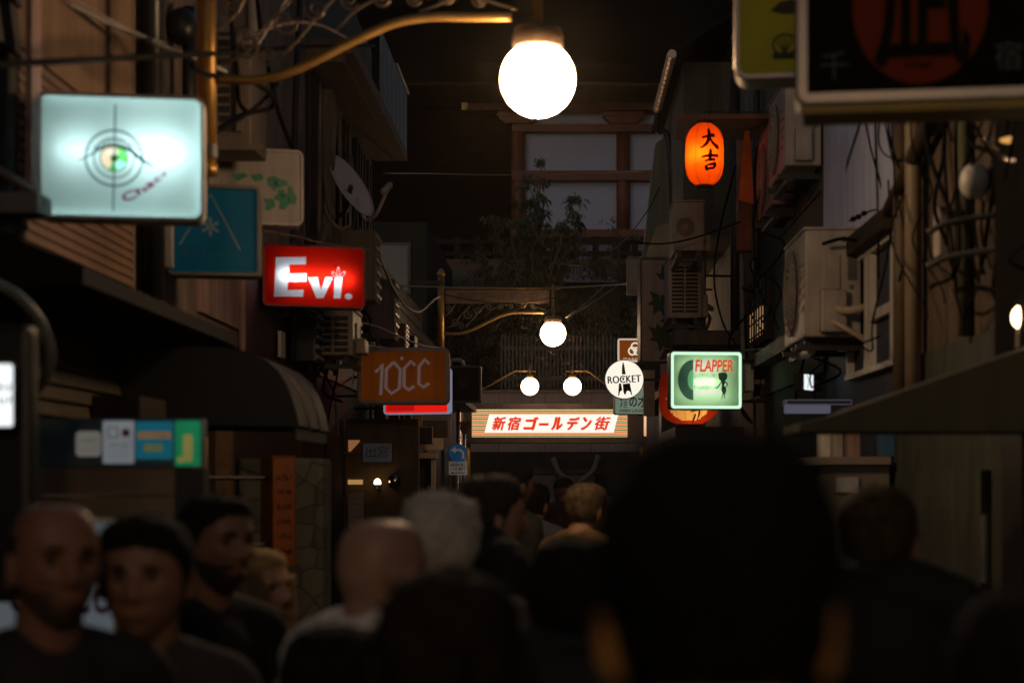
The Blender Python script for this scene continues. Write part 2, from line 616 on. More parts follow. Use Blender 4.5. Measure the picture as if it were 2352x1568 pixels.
# --- pale sign with an eye
s = place('lightbox_sign', 'glowing pale teal sign with a green eye inside target rings', 'sign', 82, 470, 208, 500, 5.5, 5.585, 'sign boxes on the left wall')
frame(s, .012, .035, .12, white_plastic)
c0 = s.p(260, 357)
face(s, TR('eye_sign_face', (.50, .70, .70), .85), holes=[circ(*c0, 32 * s.k, n=60)])
MB(white_lining).fill([rrect(.015, .015, s.w - .015, s.h - .015, .03)], y=.112).build('lining', s.root)
fz = s.h * (1 - (340 - 208) / 292)
tube_in(s, [(s.w * .13, .066, fz), (s.w * .36, .066, fz)], .007, EM('eye_tube', (.92, 1, 1), 19))
tube_in(s, [(s.w * .52, .068, fz), (s.w * .88, .068, fz)], .011, EM('eye_tube', (.92, 1, 1), 19))
tube_in(s, [(s.w * .03, .03, s.h * .03), (s.w * .97, .03, s.h * .03), (s.w * .97, .03, s.h * .97), (s.w * .03, .03, s.h * .97)], .003, EM('edge_strip', (.8, 1, 1), 5), 'edge_tube')
arm(s, 0, XL, zs=(.1, .9))
k = s.k
ink = TR('teal_ink', (.03, .07, .065), .7)
mb = MB(ink)
for r1, r2 in ((68, 63.5), (48, 45)):
    mb.fill([circ(*c0, r1 * k), circ(*c0, r2 * k)], y=.008)
mb.stroke(s.q([(263, 233), (258, 480)]), 3.4 * k, y=.007, sm=False)
mb.stroke(s.q([(178, 366), (205, 352), (232, 334), (262, 328), (295, 337), (322, 358), (350, 374)]), [2 * k, 4 * k, 7 * k, 8 * k, 9 * k, 9 * k, 3 * k], y=.005)
mb.stroke(s.q([(205, 340), (235, 322), (262, 317), (300, 325), (330, 348)]), 1.6 * k, y=.005)
for i in range(11):
    a = 205 + i * 11
    mb.stroke(s.q([(a, 349 - 14 * math.sin(math.pi * (i + 1) / 13)), (a - 5 + i, 328 - 14 * math.sin(math.pi * (i + 1) / 13))]), 1.3 * k, y=.0045, sm=False)
mb.build('line_drawing', s.root)
mb = MB(TR('iris_green', (.12, .50, .13), .9)).fill([circ(*c0, 32 * k, n=14, a0=-20, a1=75) + circ(*c0, 9 * k, n=14, a0=75, a1=-20)], y=.012)
mb.fill([circ(*c0, 32 * k, n=8, a0=-115, a1=-80) + circ(*c0, 9 * k, n=8, a0=-80, a1=-115)], y=.012)
mb.m(TR('iris_aqua', (.40, .95, .80), .9)).fill([circ(*c0, 32 * k, n=12, a0=-80, a1=-20) + circ(*c0, 9 * k, n=12, a0=-20, a1=-80)], y=.012)
mb.m(TR('iris_peach', (.95, .72, .52), .9)).fill([circ(*c0, 32 * k, n=20, a0=75, a1=245) + circ(*c0, 9 * k, n=20, a0=245, a1=75)], y=.012)
mb.m(TR('pupil_ink', (.03, .10, .03), .7)).fill([circ(*c0, 9 * k)], y=.0118)
mb.fill([circ(*c0, 32.5 * k, n=50), circ(*c0, 30 * k, n=50)], y=.0105)
mb.m(EM('iris_spark', (1, 1, .92), 1.0)).fill([circ(*s.p(258, 343), 14 * k, 5 * k)], y=.010)
mb.build('iris', s.root)
mb = MB(TR('magenta_ink', (.36, .015, .14), .85))
for ch, px, py, sz, rt in (('C', 294, 444, 33, 22), ('h', 322, 430, 25, 30), ('a', 343, 417, 21, 36), ('c', 360, 404, 18, 42), ('o', 375, 391, 14, 48)):
    x, z = s.p(px, py)
    mb.text(ch, x - sz * k * .5, z - sz * k * .34, x + sz * k * .5, z + sz * k * .34, y=.006, bold=.03, rot=R(rt))
mb.build('lettering', s.root)

# --- clover coloured brush writing on beige
s = place('lightbox_sign', 'unlit dirty beige sign with green brush writing, rain streaks along its top', 'sign', 480, 698, 334, 512, 8.5, 8.62, 'sign boxes on the left wall')
frame(s, .014, .04, .13, cream)
face(s, M('stained_beige', (.26, .22, .19), rough=.5, var=.12, scale=3, streak=.55))
arm(s, 0, XL)
mb = MB(M('green_paint', (.004, .13, .06), rough=.5, var=.15))
for pts in ([(612, 402), (628, 396), (640, 401), (655, 406), (650, 422), (632, 426), (615, 420)], [(575, 396), (600, 393), (606, 406), (585, 412)],
            [(640, 432), (652, 424), (656, 436), (668, 440), (664, 462), (652, 475), (640, 472), (643, 455), (630, 452)],
            [(662, 417), (672, 420), (675, 434), (683, 446), (678, 462), (664, 458), (660, 436)], [(618, 448), (630, 452), (632, 468), (620, 476), (608, 470)],
            [(530, 398), (560, 392), (570, 400), (545, 412)]):
    mb.fill([[s.p(*p) for p in pts]], y=.009)
for pts, wd in (([(618, 412), (640, 414), (660, 412)], 11), ([(630, 400), (634, 415), (628, 430)], 9), ([(640, 428), (655, 450), (650, 472)], 10), ([(630, 446), (652, 442), (672, 440)], 9), ([(606, 452), (622, 462), (612, 476)], 9)):
    mb.stroke(s.q(pts), wd * s.k, y=.0085)
mb.build('brush_writing', s.root)

# --- teal sign
s = place('lightbox_sign', 'dark teal sign with a thin pale triangle and an asterisk', 'sign', 381, 600, 420, 632, 7.3, 7.36, 'sign boxes on the left wall')
frame(s, .016, .03, .12, M('teal_frame', (.10, .088, .075), rough=.5, streak=.3))
face(s, M('teal_acrylic', (.001, .028, .042), rough=.4, var=.2, scale=3, glow=.42, spec=.15), y=.016)
arm(s, 0, XL)
mb = MB(M('faint_line', (.07, .09, .09), rough=.5, glow=.15))
mb.stroke(s.q([(412, 560), (483, 443), (551, 570)]), 5 * s.k, y=.012, sm=False)
for a in (90, 30, -30):
    dx, dz = 22 * math.cos(R(a)), 22 * math.sin(R(a))
    mb.stroke(s.q([(482 - dx, 518 - dz), (482 + dx, 518 + dz)]), 6.5 * s.k, y=.011, sm=False)
mb.m(M('fainter_line', (.004, .036, .05), rough=.5, glow=.2))
squiggle(mb, *s.p(410, 590), *s.p(552, 572), .012, 11, .12)
mb.build('line_drawing', s.root)

# --- red sign with white letters
s = place('lightbox_sign', 'glowing red sign with big white letters and a small crown', 'sign', 603, 840, 557, 702, 10.0, 10.2, 'sign boxes on the left wall')
frame(s, .012, .03, .13, M('red_frame', (.22, .02, .012), rough=.5))
q = lambda pts: [s.p(x, y) for x, y in pts]
def ez(pts):      # zoomed source pixels of the red sign
    return q([((700 + x * .4464) / 1.27551, (650 + (y - (x - 500) * .055) * .4464) / 1.27551) for x, y in pts])
E_ = ez([(243, 212), (440, 212), (440, 262), (330, 262), (330, 322), (442, 322), (442, 376), (322, 376), (318, 430), (425, 430), (420, 476), (230, 470)])
V_ = ez([(452, 350), (515, 348), (537, 435), (567, 348), (615, 352), (555, 488), (508, 488)])
I_ = ez([(628, 355), (680, 350), (668, 492), (620, 492)])
D_ = [(x, z) for x, z in circ(*ez([(720, 480)])[0], 26 * .4464 / 1.27551 * s.k, 19 * .4464 / 1.27551 * s.k)]
cr = []
for a0, a1, a2 in (((650, 352), (652, 280), 9), ((640, 352), (610, 312), 10), ((662, 352), (698, 312), 10)):
    (ax, az), (bx, bz) = ez([a0, a1])
    mx_, mz_ = (ax + bx) / 2, (az + bz) / 2
    L_, an = math.hypot(bx - ax, bz - az) / 2, math.atan2(bz - az, bx - ax)
    for g in (1.0, .62):
        cr.append([(mx_ + L_ * g * math.cos(t) * math.cos(an) - a2 * .0011 * g * math.sin(t) * math.sin(an),
                    mz_ + L_ * g * math.cos(t) * math.sin(an) + a2 * .0011 * g * math.sin(t) * math.cos(an)) for t in [2 * math.pi * i / 20 for i in range(20)]])
holes = [E_, V_, I_, D_]
face(s, TR('red_acrylic', (.82, .012, .004), .85, (.9, .02, .006)), holes=holes)
white_acrylic = TR('white_acrylic', (.80, .84, .92), .85)
mb = MB(white_acrylic)
for h in holes:
    mb.fill([h], y=.0122)
mb.m(EM('crown_white', (1, .8, .78), .75))
for i in range(0, 6, 2):
    mb.fill([cr[i], cr[i + 1]], y=.009)
mb.build('lettering', s.root)
MB(M('dark_lining', (.09, .09, .09))).fill([rrect(.015, .015, s.w - .015, s.h - .015, .025)], y=.122).build('lining', s.root)
tube_in(s, [(s.w * .17, .045, s.h * .50), (s.w * .88, .05, s.h * .47)], .006, EM('evi_tube', (.95, 1, 1), 24))
arm(s, 0, XL)

# --- orange sign
s = place('lightbox_sign', 'dimly glowing faded orange sign with pale hand drawn letters', 'sign', 820, 1033, 797, 928, 13.0, 13.03, 'sign boxes on the left wall')
frame(s, .03, .05, .16, M('pinkish_frame', (.28, .20, .17), rough=.5, var=.25, streak=.4))
face(s, M('orange_acrylic', (.30, .07, .006), rough=.6, var=.2, scale=4, streak=.3, glow=.12, spec=.1), y=.01)  # weak glow in face and letters added as dim backlight
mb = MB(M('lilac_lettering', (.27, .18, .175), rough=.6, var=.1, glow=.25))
z_ = lambda pts: [((700 + x * .4464) / 1.27551, (650 + y * .4464) / 1.27551) for x, y in pts]
for pts in ([(895, 985), (940, 930), (930, 1135)], [(1015, 918), (968, 965), (963, 1085), (1000, 1125), (1052, 1090), (1058, 965), (1015, 918)],
            [(1155, 940), (1130, 912), (1085, 958), (1082, 1075), (1112, 1100), (1150, 1075)], [(1248, 930), (1220, 900), (1182, 945), (1180, 1060), (1210, 1082), (1248, 1055)]):
    mb.stroke(s.q(z_(pts)), 7.5 * s.k, y=.007, sm=False)
mb.fill([circ(*s.q(z_([(1068, 893)]))[0], 4 * s.k)], y=.007)
mb.build('lettering', s.root)
arm(s, 0, XL)

# --- red lit sign below it
s = place('lightbox_sign', 'lit plain red sign with a white edge, mostly behind the orange sign', 'sign', 880, 1031, 848, 952, 14.2, 14.0, 'sign boxes on the left wall')
frame(s, .013, .03, .07, EM('white_edge_glow', (.6, .6, .85), .3))
face(s, EM('red_glow', (.85, .012, .006), .9), y=.01)
MB(EM('red_glow_dim', (.85, .01, .006), .5)).fill([[(.03, .03), (.28, .03), (.28, s.h * .5), (.03, s.h * .5)]], y=.008).build('lettering_band', s.root)
arm(s, 0, XL)

# --- dark sign with a single character
s = place('lightbox_sign', 'small black sign with one faint character, beside the orange sign', 'sign', 1035, 1105, 840, 924, 17.0, 17.0, 'sign boxes on the left wall')
frame(s, .018, .012, .14, M('bronze_frame', (.07, .05, .04), rough=.5, metal=.2))
face(s, M('black_acrylic', (.010, .011, .008), rough=.7, spec=.1), y=.008)
MB(M('dim_lettering', (.06, .055, .045))).text('栄', *s.p(1050, 895), *s.p(1076, 868), y=.005).build('lettering', s.root)
arm(s, 0, XL)
MB(cream).tube(smooth_path([(-.06, .05, s.h + .02), (.02, .05, s.h + .06), (.1, .05, s.h + .055), (.13, .05, s.h)]), .02, 10).build('cable_conduit', s.root, True)

# --- green record sign
s = place('lightbox_sign', 'glowing green sign with a half record, red letters and a dancer silhouette', 'sign', 1539, 1706, 805, 940, 13.0, 13.06, 'sign boxes on the right wall')
frame(s, .008, .03, .13, M('green_frame', (.10, .2, .13), rough=.4))
rim = EM('green_rim_glow', (.62, 1, .68), 1.15)
f = .03
MB(rim).fill([rrect(.008, .008, s.w - .008, s.h - .008, .025), rrect(f, f, s.w - f, s.h - f, .014)], y=.006).build('lit_rim', s.root)
def gz(pts):
    return s.q([((1950 + x * .16578) / 1.27551, (1000 + y * .16578) / 1.27551) for x, y in pts])
prints = [gz(q_) for q_ in ([(495, 310), (760, 305), (1010, 350), (900, 555), (700, 530), (495, 570)], [(500, 650), (860, 600), (900, 700), (860, 790), (700, 770), (500, 800)],
    [(500, 850), (790, 835), (985, 862), (975, 930), (700, 945), (500, 945)])]
MB(TR('green_acrylic', (.44, .70, .40), .85)).fill([rrect(f, f, s.w - f, s.h - f, .014)] + prints, y=.009).build('face', s.root)
MB(white_lining).fill([rrect(.015, .015, s.w - .015, s.h - .015, .025)], y=.122).build('lining', s.root)
ft_m = EM('green_tube', (1, 1, .9), 8.5)
tube_in(s, [(s.w * .3, .07, s.h * .46), (s.w * .70, .07, s.h * .46)], .009, ft_m)
tube_in(s, [(s.w * .12, .08, s.h * .75), (s.w * .85, .08, s.h * .8)], .006, ft_m)
tube_in(s, [(s.w * .10, .08, s.h * .25), (s.w * .85, .08, s.h * .22)], .006, ft_m)
c = gz([(490, 675)])[0]
mb = MB(TR('record_grey', (.11, .17, .19), .8))
rr = 350 * .16578 / 1.27551 * s.k
mb.fill([circ(*c, rr * .77, rr, 30, 90, 270) + circ(*c, rr * .28, rr * .5, 24, 270, 90)], y=.006)
mb.m(TR('record_label', (.30, .62, .50), .85)).fill([circ(*c, rr * .27, rr * .49, 24, 90, 270)], y=.006)
mb.build('record', s.root)
white_print = TR('white_print', (.56, .60, .52), .95)
mb = MB(white_print)
for q_ in prints:
    mb.fill([q_], y=.0092)
mb.build('pale_print', s.root)
mb = MB(TR('green_script', (.24, .55, .34), .85))
squiggle(mb, *gz([(500, 640)])[0], *gz([(900, 555)])[0], .004, 9, .1)
squiggle(mb, *gz([(505, 870)])[0], *gz([(780, 770)])[0], .004, 7, .1)
mb.build('script', s.root)
MB(EM('flapper_red', (.85, .09, .02), .8)).text('FLAPPER', *gz([(520, 530)])[0], *gz([(1200, 315)])[0], y=.003, bold=.03, shear=.12).build('lettering', s.root)
mb = MB(TR('dancer_ink', (.045, .075, .085), .7))
for pts in ([(930, 560), (975, 540), (1060, 540), (1095, 585), (1085, 650), (1050, 690), (1030, 710), (985, 705), (940, 650)],
            [(985, 690), (1040, 690), (1055, 730), (1030, 770), (1070, 800), (1072, 870), (1055, 920), (1010, 915), (985, 850), (995, 770)],
            [(1010, 900), (1035, 905), (1005, 980), (990, 1020), (985, 1015), (1000, 950)], [(1035, 900), (1060, 900), (1045, 960), (1052, 1005), (1035, 1000), (1030, 950)]):
    mb.fill([gz(pts)], y=.003)
mb.stroke(gz([(985, 710), (945, 770), (920, 805), (880, 812)]), 20 * .13 * s.k, y=.0035)
mb.stroke(gz([(1045, 700), (1090, 740), (1075, 790)]), 20 * .13 * s.k, y=.0035)
mb.build('dancer_silhouette', s.root)
arm(s, 1, XR)

# --- round rocket sign
s = place('round_sign', 'round glowing white sign with a black rocket drawing', 'sign', 1389, 1479, 826, 916, 18.0, 18.0)
r = s.w / 2
MB(M('round_sign_rim', (.14, .11, .07), rough=.4, metal=.4)).lathe([(r, .01), (r, .13), (r - .012, .135)], (r, 0, r), 48, 'y').build('rim', s.root, True)
MB(EM('rocket_glow', (1, .93, .78), 1.0)).fill([circ(r, r, r - .006, n=60)], y=.004).build('face', s.root)
def kz(pts):
    return s.q([((1760 + x * .17223) / 1.27551, (960 + y * .17223) / 1.27551) for x, y in pts])
ok_ = M('olive_black', (.02, .022, .012), rough=.6)
mb = MB(ok_)
for pts in ([(378, 570), (400, 640), (425, 790), (360, 790), (362, 650)], [(310, 940), (345, 945), (365, 1060), (330, 1080), (310, 1150), (295, 1155)],
            [(375, 955), (495, 940), (535, 1140), (520, 1140), (500, 1085), (465, 1065), (440, 1080), (425, 1130), (400, 1130), (385, 1080)], [(365, 850), (395, 840), (400, 890), (370, 895)]):
    mb.fill([kz(pts)], y=.001)  # rocket pieces
mb.build('rocket_drawing', s.root)
mb = MB(ok_)
for i_, o_ in enumerate((-.003, 0, .003)):
    (xa_, za_), (xb_, zb_) = kz([(120, 935), (680, 812)])
    mb.text('ROCKET', xa_ + o_, za_, xb_ + o_, zb_, y=-.001 - i_ * .0006, rot=R(3), space=1.05)
mb.build('lettering', s.root)
MB(dark_metal).tube([(2 * r - .01, .08, r), (1.6 - s.root.location.x + .02, .08, r)], .014, 8).build('mounting_arm', s.root)

# --- brown sign with three rings
s = place('lightbox_sign', 'brown glowing sign with three white linked rings above the round rocket sign', 'sign', 1419, 1508, 777, 830, 21.0, 21.0, 'sign boxes on the right wall')
frame(s, .02, .02, .12, EM('cream_edge_glow', (1, .8, .6), .55))
face(s, EM('brown_glow', (.16, .035, .004), 1.0), y=.01)
mb = MB(EM('warm_white_print', (1, .88, .72), .8))
def mz(px, py):
    return s.p((1760 + px * .17223) / 1.27551, (960 + py * .17223) / 1.27551)
u = .17223 / 1.27551 * s.k
for cx, cy in ((585, 320), (538, 395), (630, 395)):
    mb.fill([circ(*mz(cx, cy), 76 * u), circ(*mz(cx, cy), 50 * u)], y=.006)
mb.text('MASOBU', *mz(390, 535), *mz(760, 510), y=.006, space=1.4)
mb.build('emblem', s.root)
arm(s, 1, XR)

# --- pale green board
s = place('hanging_board', 'pale green board with black brush writing, below the round rocket sign', 'sign', 1411, 1490, 885, 952, 20.0, 20.05, 'sign boxes on the right wall')
frame(s, .012, .03, .10, M('board_edge', (.10, .13, .10), rough=.5))
face(s, EM('pale_green_glow', (.30, .42, .32), .42), y=.008)
mb = MB(letter_dark)
mb.text('酒の才', *s.p(1424, 935), *s.p(1484, 908), y=.004, bold=.02)
mb.m(M('board_red', (.12, .025, .015))).text('KIRIN LAGER', *s.p(1423, 946), *s.p(1482, 939), y=.004, bold=.02)
mb.build('lettering', s.root)
arm(s, 1, XR)

# --- tall leaf panel
s = place('tall_signboard', 'tall unlit signboard painted with dark green leaves', 'sign', 1471, 1622, 592, 832, 15.8, 15.9, 'sign boxes on the right wall')
frame(s, .014, .02, .14, M('bronze_frame', (.09, .065, .05)))
face(s, M('leaf_board', (.36, .25, .19), rough=.6, var=.15, streak=.3), y=.008)
mb = MB(M('leaf_paint', (.03, .04, .03), rough=.6, var=.3))
for cx, cy, n, sz in ((1530, 640, 7, 34), (1515, 690, 8, 36), (1540, 730, 8, 38), (1520, 775, 8, 40), (1545, 800, 7, 40)):
    for i in range(n):
        a = rnd.uniform(0, 6.28)
        l = sz * rnd.uniform(.7, 1.1)
        b = (cx + l * math.cos(a), cy + l * math.sin(a))
        nx, ny = -math.sin(a) * l * .28, math.cos(a) * l * .28
        mb.fill([s.q([(cx, cy), (cx + l * .35 * math.cos(a) + nx, cy + l * .35 * math.sin(a) + ny), b, (cx + l * .35 * math.cos(a) - nx, cy + l * .35 * math.sin(a) - ny)])], y=.005 - .0002 * i)
mb.build('leaf_painting', s.root)
arm(s, 1, XR)

# --- small mesh sign
s = place('wire_panel', 'small rounded panel of wire mesh behind the tall leaf signboard', 'panel', 1439, 1490, 590, 678, 18.0, 18.0)
frame(s, .008, .02, .03, M('mesh_edge', (.25, .21, .16), rough=.4))
mb = MB(M('mesh_wire', (.2, .17, .13), rough=.4))
for i in range(46):
    x, z = rnd.uniform(.01, s.w - .02), rnd.uniform(.01, s.h - .02)
    a = rnd.uniform(0, 6.28)
    mb.tube([(x, .005, z), (x + .02 * math.cos(a), .005, z + .02 * math.sin(a)), (x + .035 * math.cos(a + .8), .006, z + .035 * math.sin(a + .8))], .0015, 4)
mb.build('mesh', s.root)
arm(s, 1, XR)

# --- yellow sign and big dark sign, near right
s = place('lightbox_sign', 'faintly glowing mustard yellow sign with two dark emblems, behind the big black sign', 'sign', 1685, 1925, -190, 184, 6.2, 6.15, 'sign boxes on the right wall')
frame(s, .02, .05, .16, M('alu_frame', (.34, .28, .24), rough=.35, metal=.5))
face(s, M('mustard_acrylic', (.20, .16, .006), rough=.5, var=.12, glow=.10, spec=.15), y=.014)  # weak glow added to brighten the face
mb = MB(M('olive_ink', (.035, .03, .008)))
mb.fill([s.q([(1768, 28), (1790, 8), (1815, 2), (1838, 6), (1860, 28), (1830, 36), (1800, 36)])], y=.01)
cx_, cz_ = s.p(1803, 105)
mb.fill([circ(cx_, cz_, 30 * s.k, 26 * s.k), circ(cx_, cz_, 25 * s.k, 21 * s.k)], y=.01)
for a in (60, 90, 120, 150, 30):
    mb.stroke([(cx_, cz_ - 20 * s.k), (cx_ + 24 * s.k * math.cos(R(a)), cz_ + 20 * s.k * math.sin(R(a)))], 3 * s.k, y=.009, sm=False)
mb.fill([rrect(cx_ - 28 * s.k, cz_ - 34 * s.k, cx_ + 30 * s.k, cz_ - 18 * s.k, 4 * s.k)], y=.0095)
mb.build('emblem', s.root)
arm(s, 1, XR)

s = place('lightbox_sign', 'big unlit black sign with a dark orange disc and a large black character', 'sign', 1826, 2420, -290, 243, 4.55, 4.45, 'sign boxes on the right wall')
frame(s, .032, .03, .17, M('alu_frame', (.34, .28, .24)))
MB(M('ochre_edge', (.34, .22, .02), rough=.5)).box(.02, s.w - .01, .002, .165, -.022, -.001).build('bottom_edge', s.root)
face(s, M('black_face', (.007, .006, .004), rough=.8, spec=.08), y=.02)
cx_, cz_ = s.p(2117, 25)
MB(M('orange_disc', (.20, .03, .004), rough=.7, var=.1, spec=.1)).fill([circ(cx_, cz_, 156 * s.k, 180 * s.k, 60)], y=.016).build('disc', s.root)
mb = MB(M('disc_ink', (.012, .009, .005), rough=.8, spec=.08))
mb.text('凪', *s.p(2008, 165), *s.p(2235, -110), y=.013, bold=.02)
mb.text('nagi', *s.p(2084, 167), *s.p(2145, 146), y=.013, bold=.01)
mb.m(M('blue_grey_ink', (.07, .085, .085))).text('千', *s.p(1886, 184), *s.p(1950, 120), y=.013)
mb.text('宿', *s.p(2288, 176), *s.p(2350, 110), y=.013)
mb.build('lettering', s.root)
arm(s, 1, XR)

# --- orange menu box on the left
s = place('menu_sign', 'tall narrow orange signboard with rows of small dark writing', 'sign', 626, 681, 1046, 1302, 8.0, 8.06)
frame(s, .006, .006, .16, M('orange_casing', (.12, .034, .007), rough=.5, streak=.3))
face(s, M('orange_board', (.16, .042, .007), rough=.5, var=.2, streak=.3), y=.004)
mb = MB(M('menu_ink', (.05, .014, .006)))
for i in range(6):
    squiggle(mb, *s.p(636, 1102 + i * 34), *s.p(672, 1088 + i * 34), .001, 6, .2)
mb.build('lettering', s.root)
arm(s, 0, XL, zs=(.2, .8))

# --- lit signs at the left edge and low sign
s = place('lightbox_sign', 'small glowing white sign with two lines of teal script, by the grey hose', 'sign', -62, 36, 828, 984, 4.0, 4.03)
frame(s, .006, .008, .1, M('dark_sign_frame', (.03, .03, .035)))
face(s, EM('small_white_glow', (.93, .97, 1), 1.2), y=.004)
mb = MB(M('teal_script', (.02, .09, .10)))
squiggle(mb, *s.p(-45, 902), *s.p(28, 878), .001, 6, .12)
squiggle(mb, *s.p(-40, 932), *s.p(28, 908), .001, 6, .12)
mb.build('lettering', s.root)
arm(s, 0, XL)
s = place('standing_sign', 'white lit floor sign with purple script, between the bald man and the smiling man', 'sign', -40, 268, 1192, 1560, 4.3, 4.3)
frame(s, .008, .02, .12, white_plastic)
face(s, EM('floor_sign_glow', (.62, .72, .80), .11), y=.004)
MB(M('purple_script', (.16, .03, .16))).text('Chaco', *s.p(20, 1410), *s.p(262, 1300), y=.001, shear=.2, bold=.01).build('lettering', s.root)
MB(white_plastic).box(0, s.w, .03, .09, -s.root.location.z, 0).build('stand', s.root)

# ================================================================ paper lanterns
def lantern(name, label, c, rx, rz, paper, bulb, capm, ribs=8, rot=0, disc=None):
    t = thing(name, label, 'lantern', (c.x, c.y, c.z - rz), 0, None, world=True)
    pr = []
    n = 44
    for i in range(n + 1):
        u = -1 + 2 * i / n
        pr.append((rx * (1 - abs(u) ** 3.6) ** .5 * .999 + rx * .02, u * rz))
    pr = [(max(r, rx * .45), z) for r, z in pr]
    v, f, m = [], [], 80
    mb = MB(paper)
    for r, z in pr:
        for k in range(m):
            a = 2 * math.pi * k / m
            v.append((c.x + r * math.cos(a), c.y + r * math.sin(a), c.z + z))
    for i in range(n):
        for k in range(m):
            f.append((i * m + k, i * m + (k + 1) % m, (i + 1) * m + (k + 1) % m, (i + 1) * m + k))
    mb.add(v, f)
    if disc:
        mb.m(disc[0])
        for i_, q_ in enumerate(mb.f):
            g_ = sum((Vector(v[j_]) for j_ in q_), Vector()) / 4 - c
            if g_.y < 0 and ((g_.x - disc[1]) / disc[3]) ** 2 + ((g_.z - disc[2]) / disc[3]) ** 2 < 1:
                mb.fm[i_] = 1
    mb.build('paper_shade', t, True)
    rb = MB(M('lantern_rib', (.16, .03, .01)))
    for k in range(ribs):
        a = 2 * math.pi * (k + .3) / ribs
        rb.tube([(c.x + (r + .001) * math.cos(a), c.y + (r + .001) * math.sin(a), c.z + z) for r, z in pr], .0012, 5)
    rb.build('rib', t)
    MB(capm).lathe([(rx * .47, rz * .97), (rx * .47, rz * 1.06), (rx * .40, rz * 1.07)], c, 24).build('top_ring', t, True)
    MB(capm).lathe([(rx * .40, -rz * 1.07), (rx * .47, -rz * 1.06), (rx * .47, -rz * .97)], c, 24).build('bottom_ring', t, True)
    if bulb:
        MB(bulb[0]).ell(c + Vector(bulb[1]), bulb[2]).build('bulb', t, True)
    return t, pr

c = P(1618, 356, 12.0)
lt, pr = lantern('paper_lantern', 'glowing orange paper lantern with two black brush characters', c, .132, .222, TR('orange_paper', (.95, .115, .004), .9),
                 (EM('lantern_bulb', (1, .62, .3), 72), (-.020, -.05, -.01), (.022, .022, .03)), M('lantern_cap', (.02, .012, .01)))
def on_lantern(v):
    x, z = v[0], v[2]
    a = x / .135
    r = float(np.interp(z, [p[1] for p in pr], [p[0] for p in pr])) + .0025
    return (c.x + r * math.sin(a), c.y - r * math.cos(a), c.z + z)
def lz(pts):
    kk = 600 / 1568 / 1.27551
    return [(((1850 / 1.27551 + x * kk) - 1618) * 12 / F, -((y * kk) - 356) * 12 / F) for x, y in pts]
mb = MB(TR('lantern_ink', (.05, .006, .004), .3))
u = .0009
for pts, wd in (([(528, 1082), (570, 1072), (630, 1060)], [12, 13, 19]), ([(580, 1010), (585, 1060), (572, 1110), (545, 1145), (512, 1160)], [12, 17, 17, 13, 6]), ([(590, 1085), (615, 1125), (650, 1150), (664, 1166)], [8, 15, 22, 10]),
                ([(525, 1228), (590, 1218), (660, 1216)], [12, 13, 18]), ([(595, 1168), (592, 1200), (588, 1250)], [14, 17, 15]), ([(550, 1258), (590, 1250), (632, 1246)], [10, 12, 15]),
                ([(560, 1290), (562, 1310), (572, 1330)], [13, 18, 12]), ([(565, 1290), (600, 1283), (632, 1276), (628, 1300), (620, 1312)], [10, 13, 16, 15, 10]), ([(572, 1316), (598, 1312), (622, 1310)], [10, 12, 12])):
    mb.stroke(lz(pts), [k_ * u * 1.6 for k_ in wd], fn=on_lantern)
mb.build('lettering', lt)
MB(dark_metal).tube([c + Vector((0, 0, .235)), c + Vector((0, 0, .30)), (XR, c.y, c.z + .30)], .006, 6).build('hook', lt)

c = P(1582, 906, 14.5)
lt2, pr2 = lantern('paper_lantern', 'big red and white paper lantern lit near its base, behind the green record sign', c, .25, .26, TR('red_paper', (.40, .035, .012), .85),
                   (EM('lantern_bulb_low', (1, .6, .25), 34), (.03, -.07, -.14), (.03, .03, .03)), M('lantern_cap', (.02, .012, .01)), ribs=20, disc=(TR('cream_paper', (.98, .66, .28), .9), -.01, -.04, .19))
def on2(v):
    a = v[0] / .24
    r = float(np.interp(v[2], [p[1] for p in pr2], [p[0] for p in pr2])) + .003
    return (c.x + r * math.sin(a), c.y - r * math.cos(a), c.z + v[2])
mb = MB(TR('lantern_ink', (.05, .006, .004), .3))
for i in range(7):
    a, b = rnd.uniform(-.16, .12), rnd.uniform(-.2, .1)
    mb.stroke([(a, b), (a + rnd.uniform(-.06, .06), b - .04), (a + rnd.uniform(-.08, .08), b - .08)], [.012, .02, .008], fn=lambda v: on2((v[0], 0, v[2])))
mb.build('lettering', lt2)
MB(dark_metal).tube([c + Vector((0, 0, .26)), c + Vector((0, 0, .40)), (XR, c.y, c.z + .40)], .008, 6).build('hook', lt2)

# ================================================================ gate across the far end
GY = 29.0
g = thing('gate', 'lit gate sign with red Japanese letters and two globe lamps across the alley end', 'gate', (P(1262, 0, GY).x, GY, 0))
p0, p1 = P(1084, 1003, GY), P(1441, 940, GY)
x0, x1, z0, z1 = p0.x, p1.x, p0.z, p1.z
W, H = x1 - x0, z1 - z0
trim = M('gate_trim', (.10, .065, .045), rough=.5, metal=.2)
MB(trim).box(x0 - .1, x1 + .33, GY, GY + .22, z1, z1 + .10).box(x0 - .1, x1 + .33, GY, GY + .22, z0 - .11, z0).box(x0 - .1, x0, GY, GY + .22, z0, z1) \
    .box(x1 + .04, x1 + .33, GY + .02, GY + .2, z0, z1).box(x0, x1 + .04, GY + .1, GY + .2, z0, z1).build('frame', g, bevel=.01)
fc = MB(EM('gate_face_glow', (1, .72, .36), .9)).fill([[(x0, z0), (x1, z0), (x1, z1), (x0, z1)]], y=GY + .03).build('face', g)
mb = MB(EM('gate_white', (1, .90, .80), 1.1))
def gq(px, py):
    s_ = 530 / 2352 / 1.27551
    q_ = P(1370 / 1.27551 + px * s_, 1160 / 1.27551 + py * s_, GY)
    return (q_.x, q_.z)
mb.fill([[gq(220, 470), gq(280, 238), gq(1960, 238), gq(1900, 470)]], y=GY + .026).build('pale_field', fc)
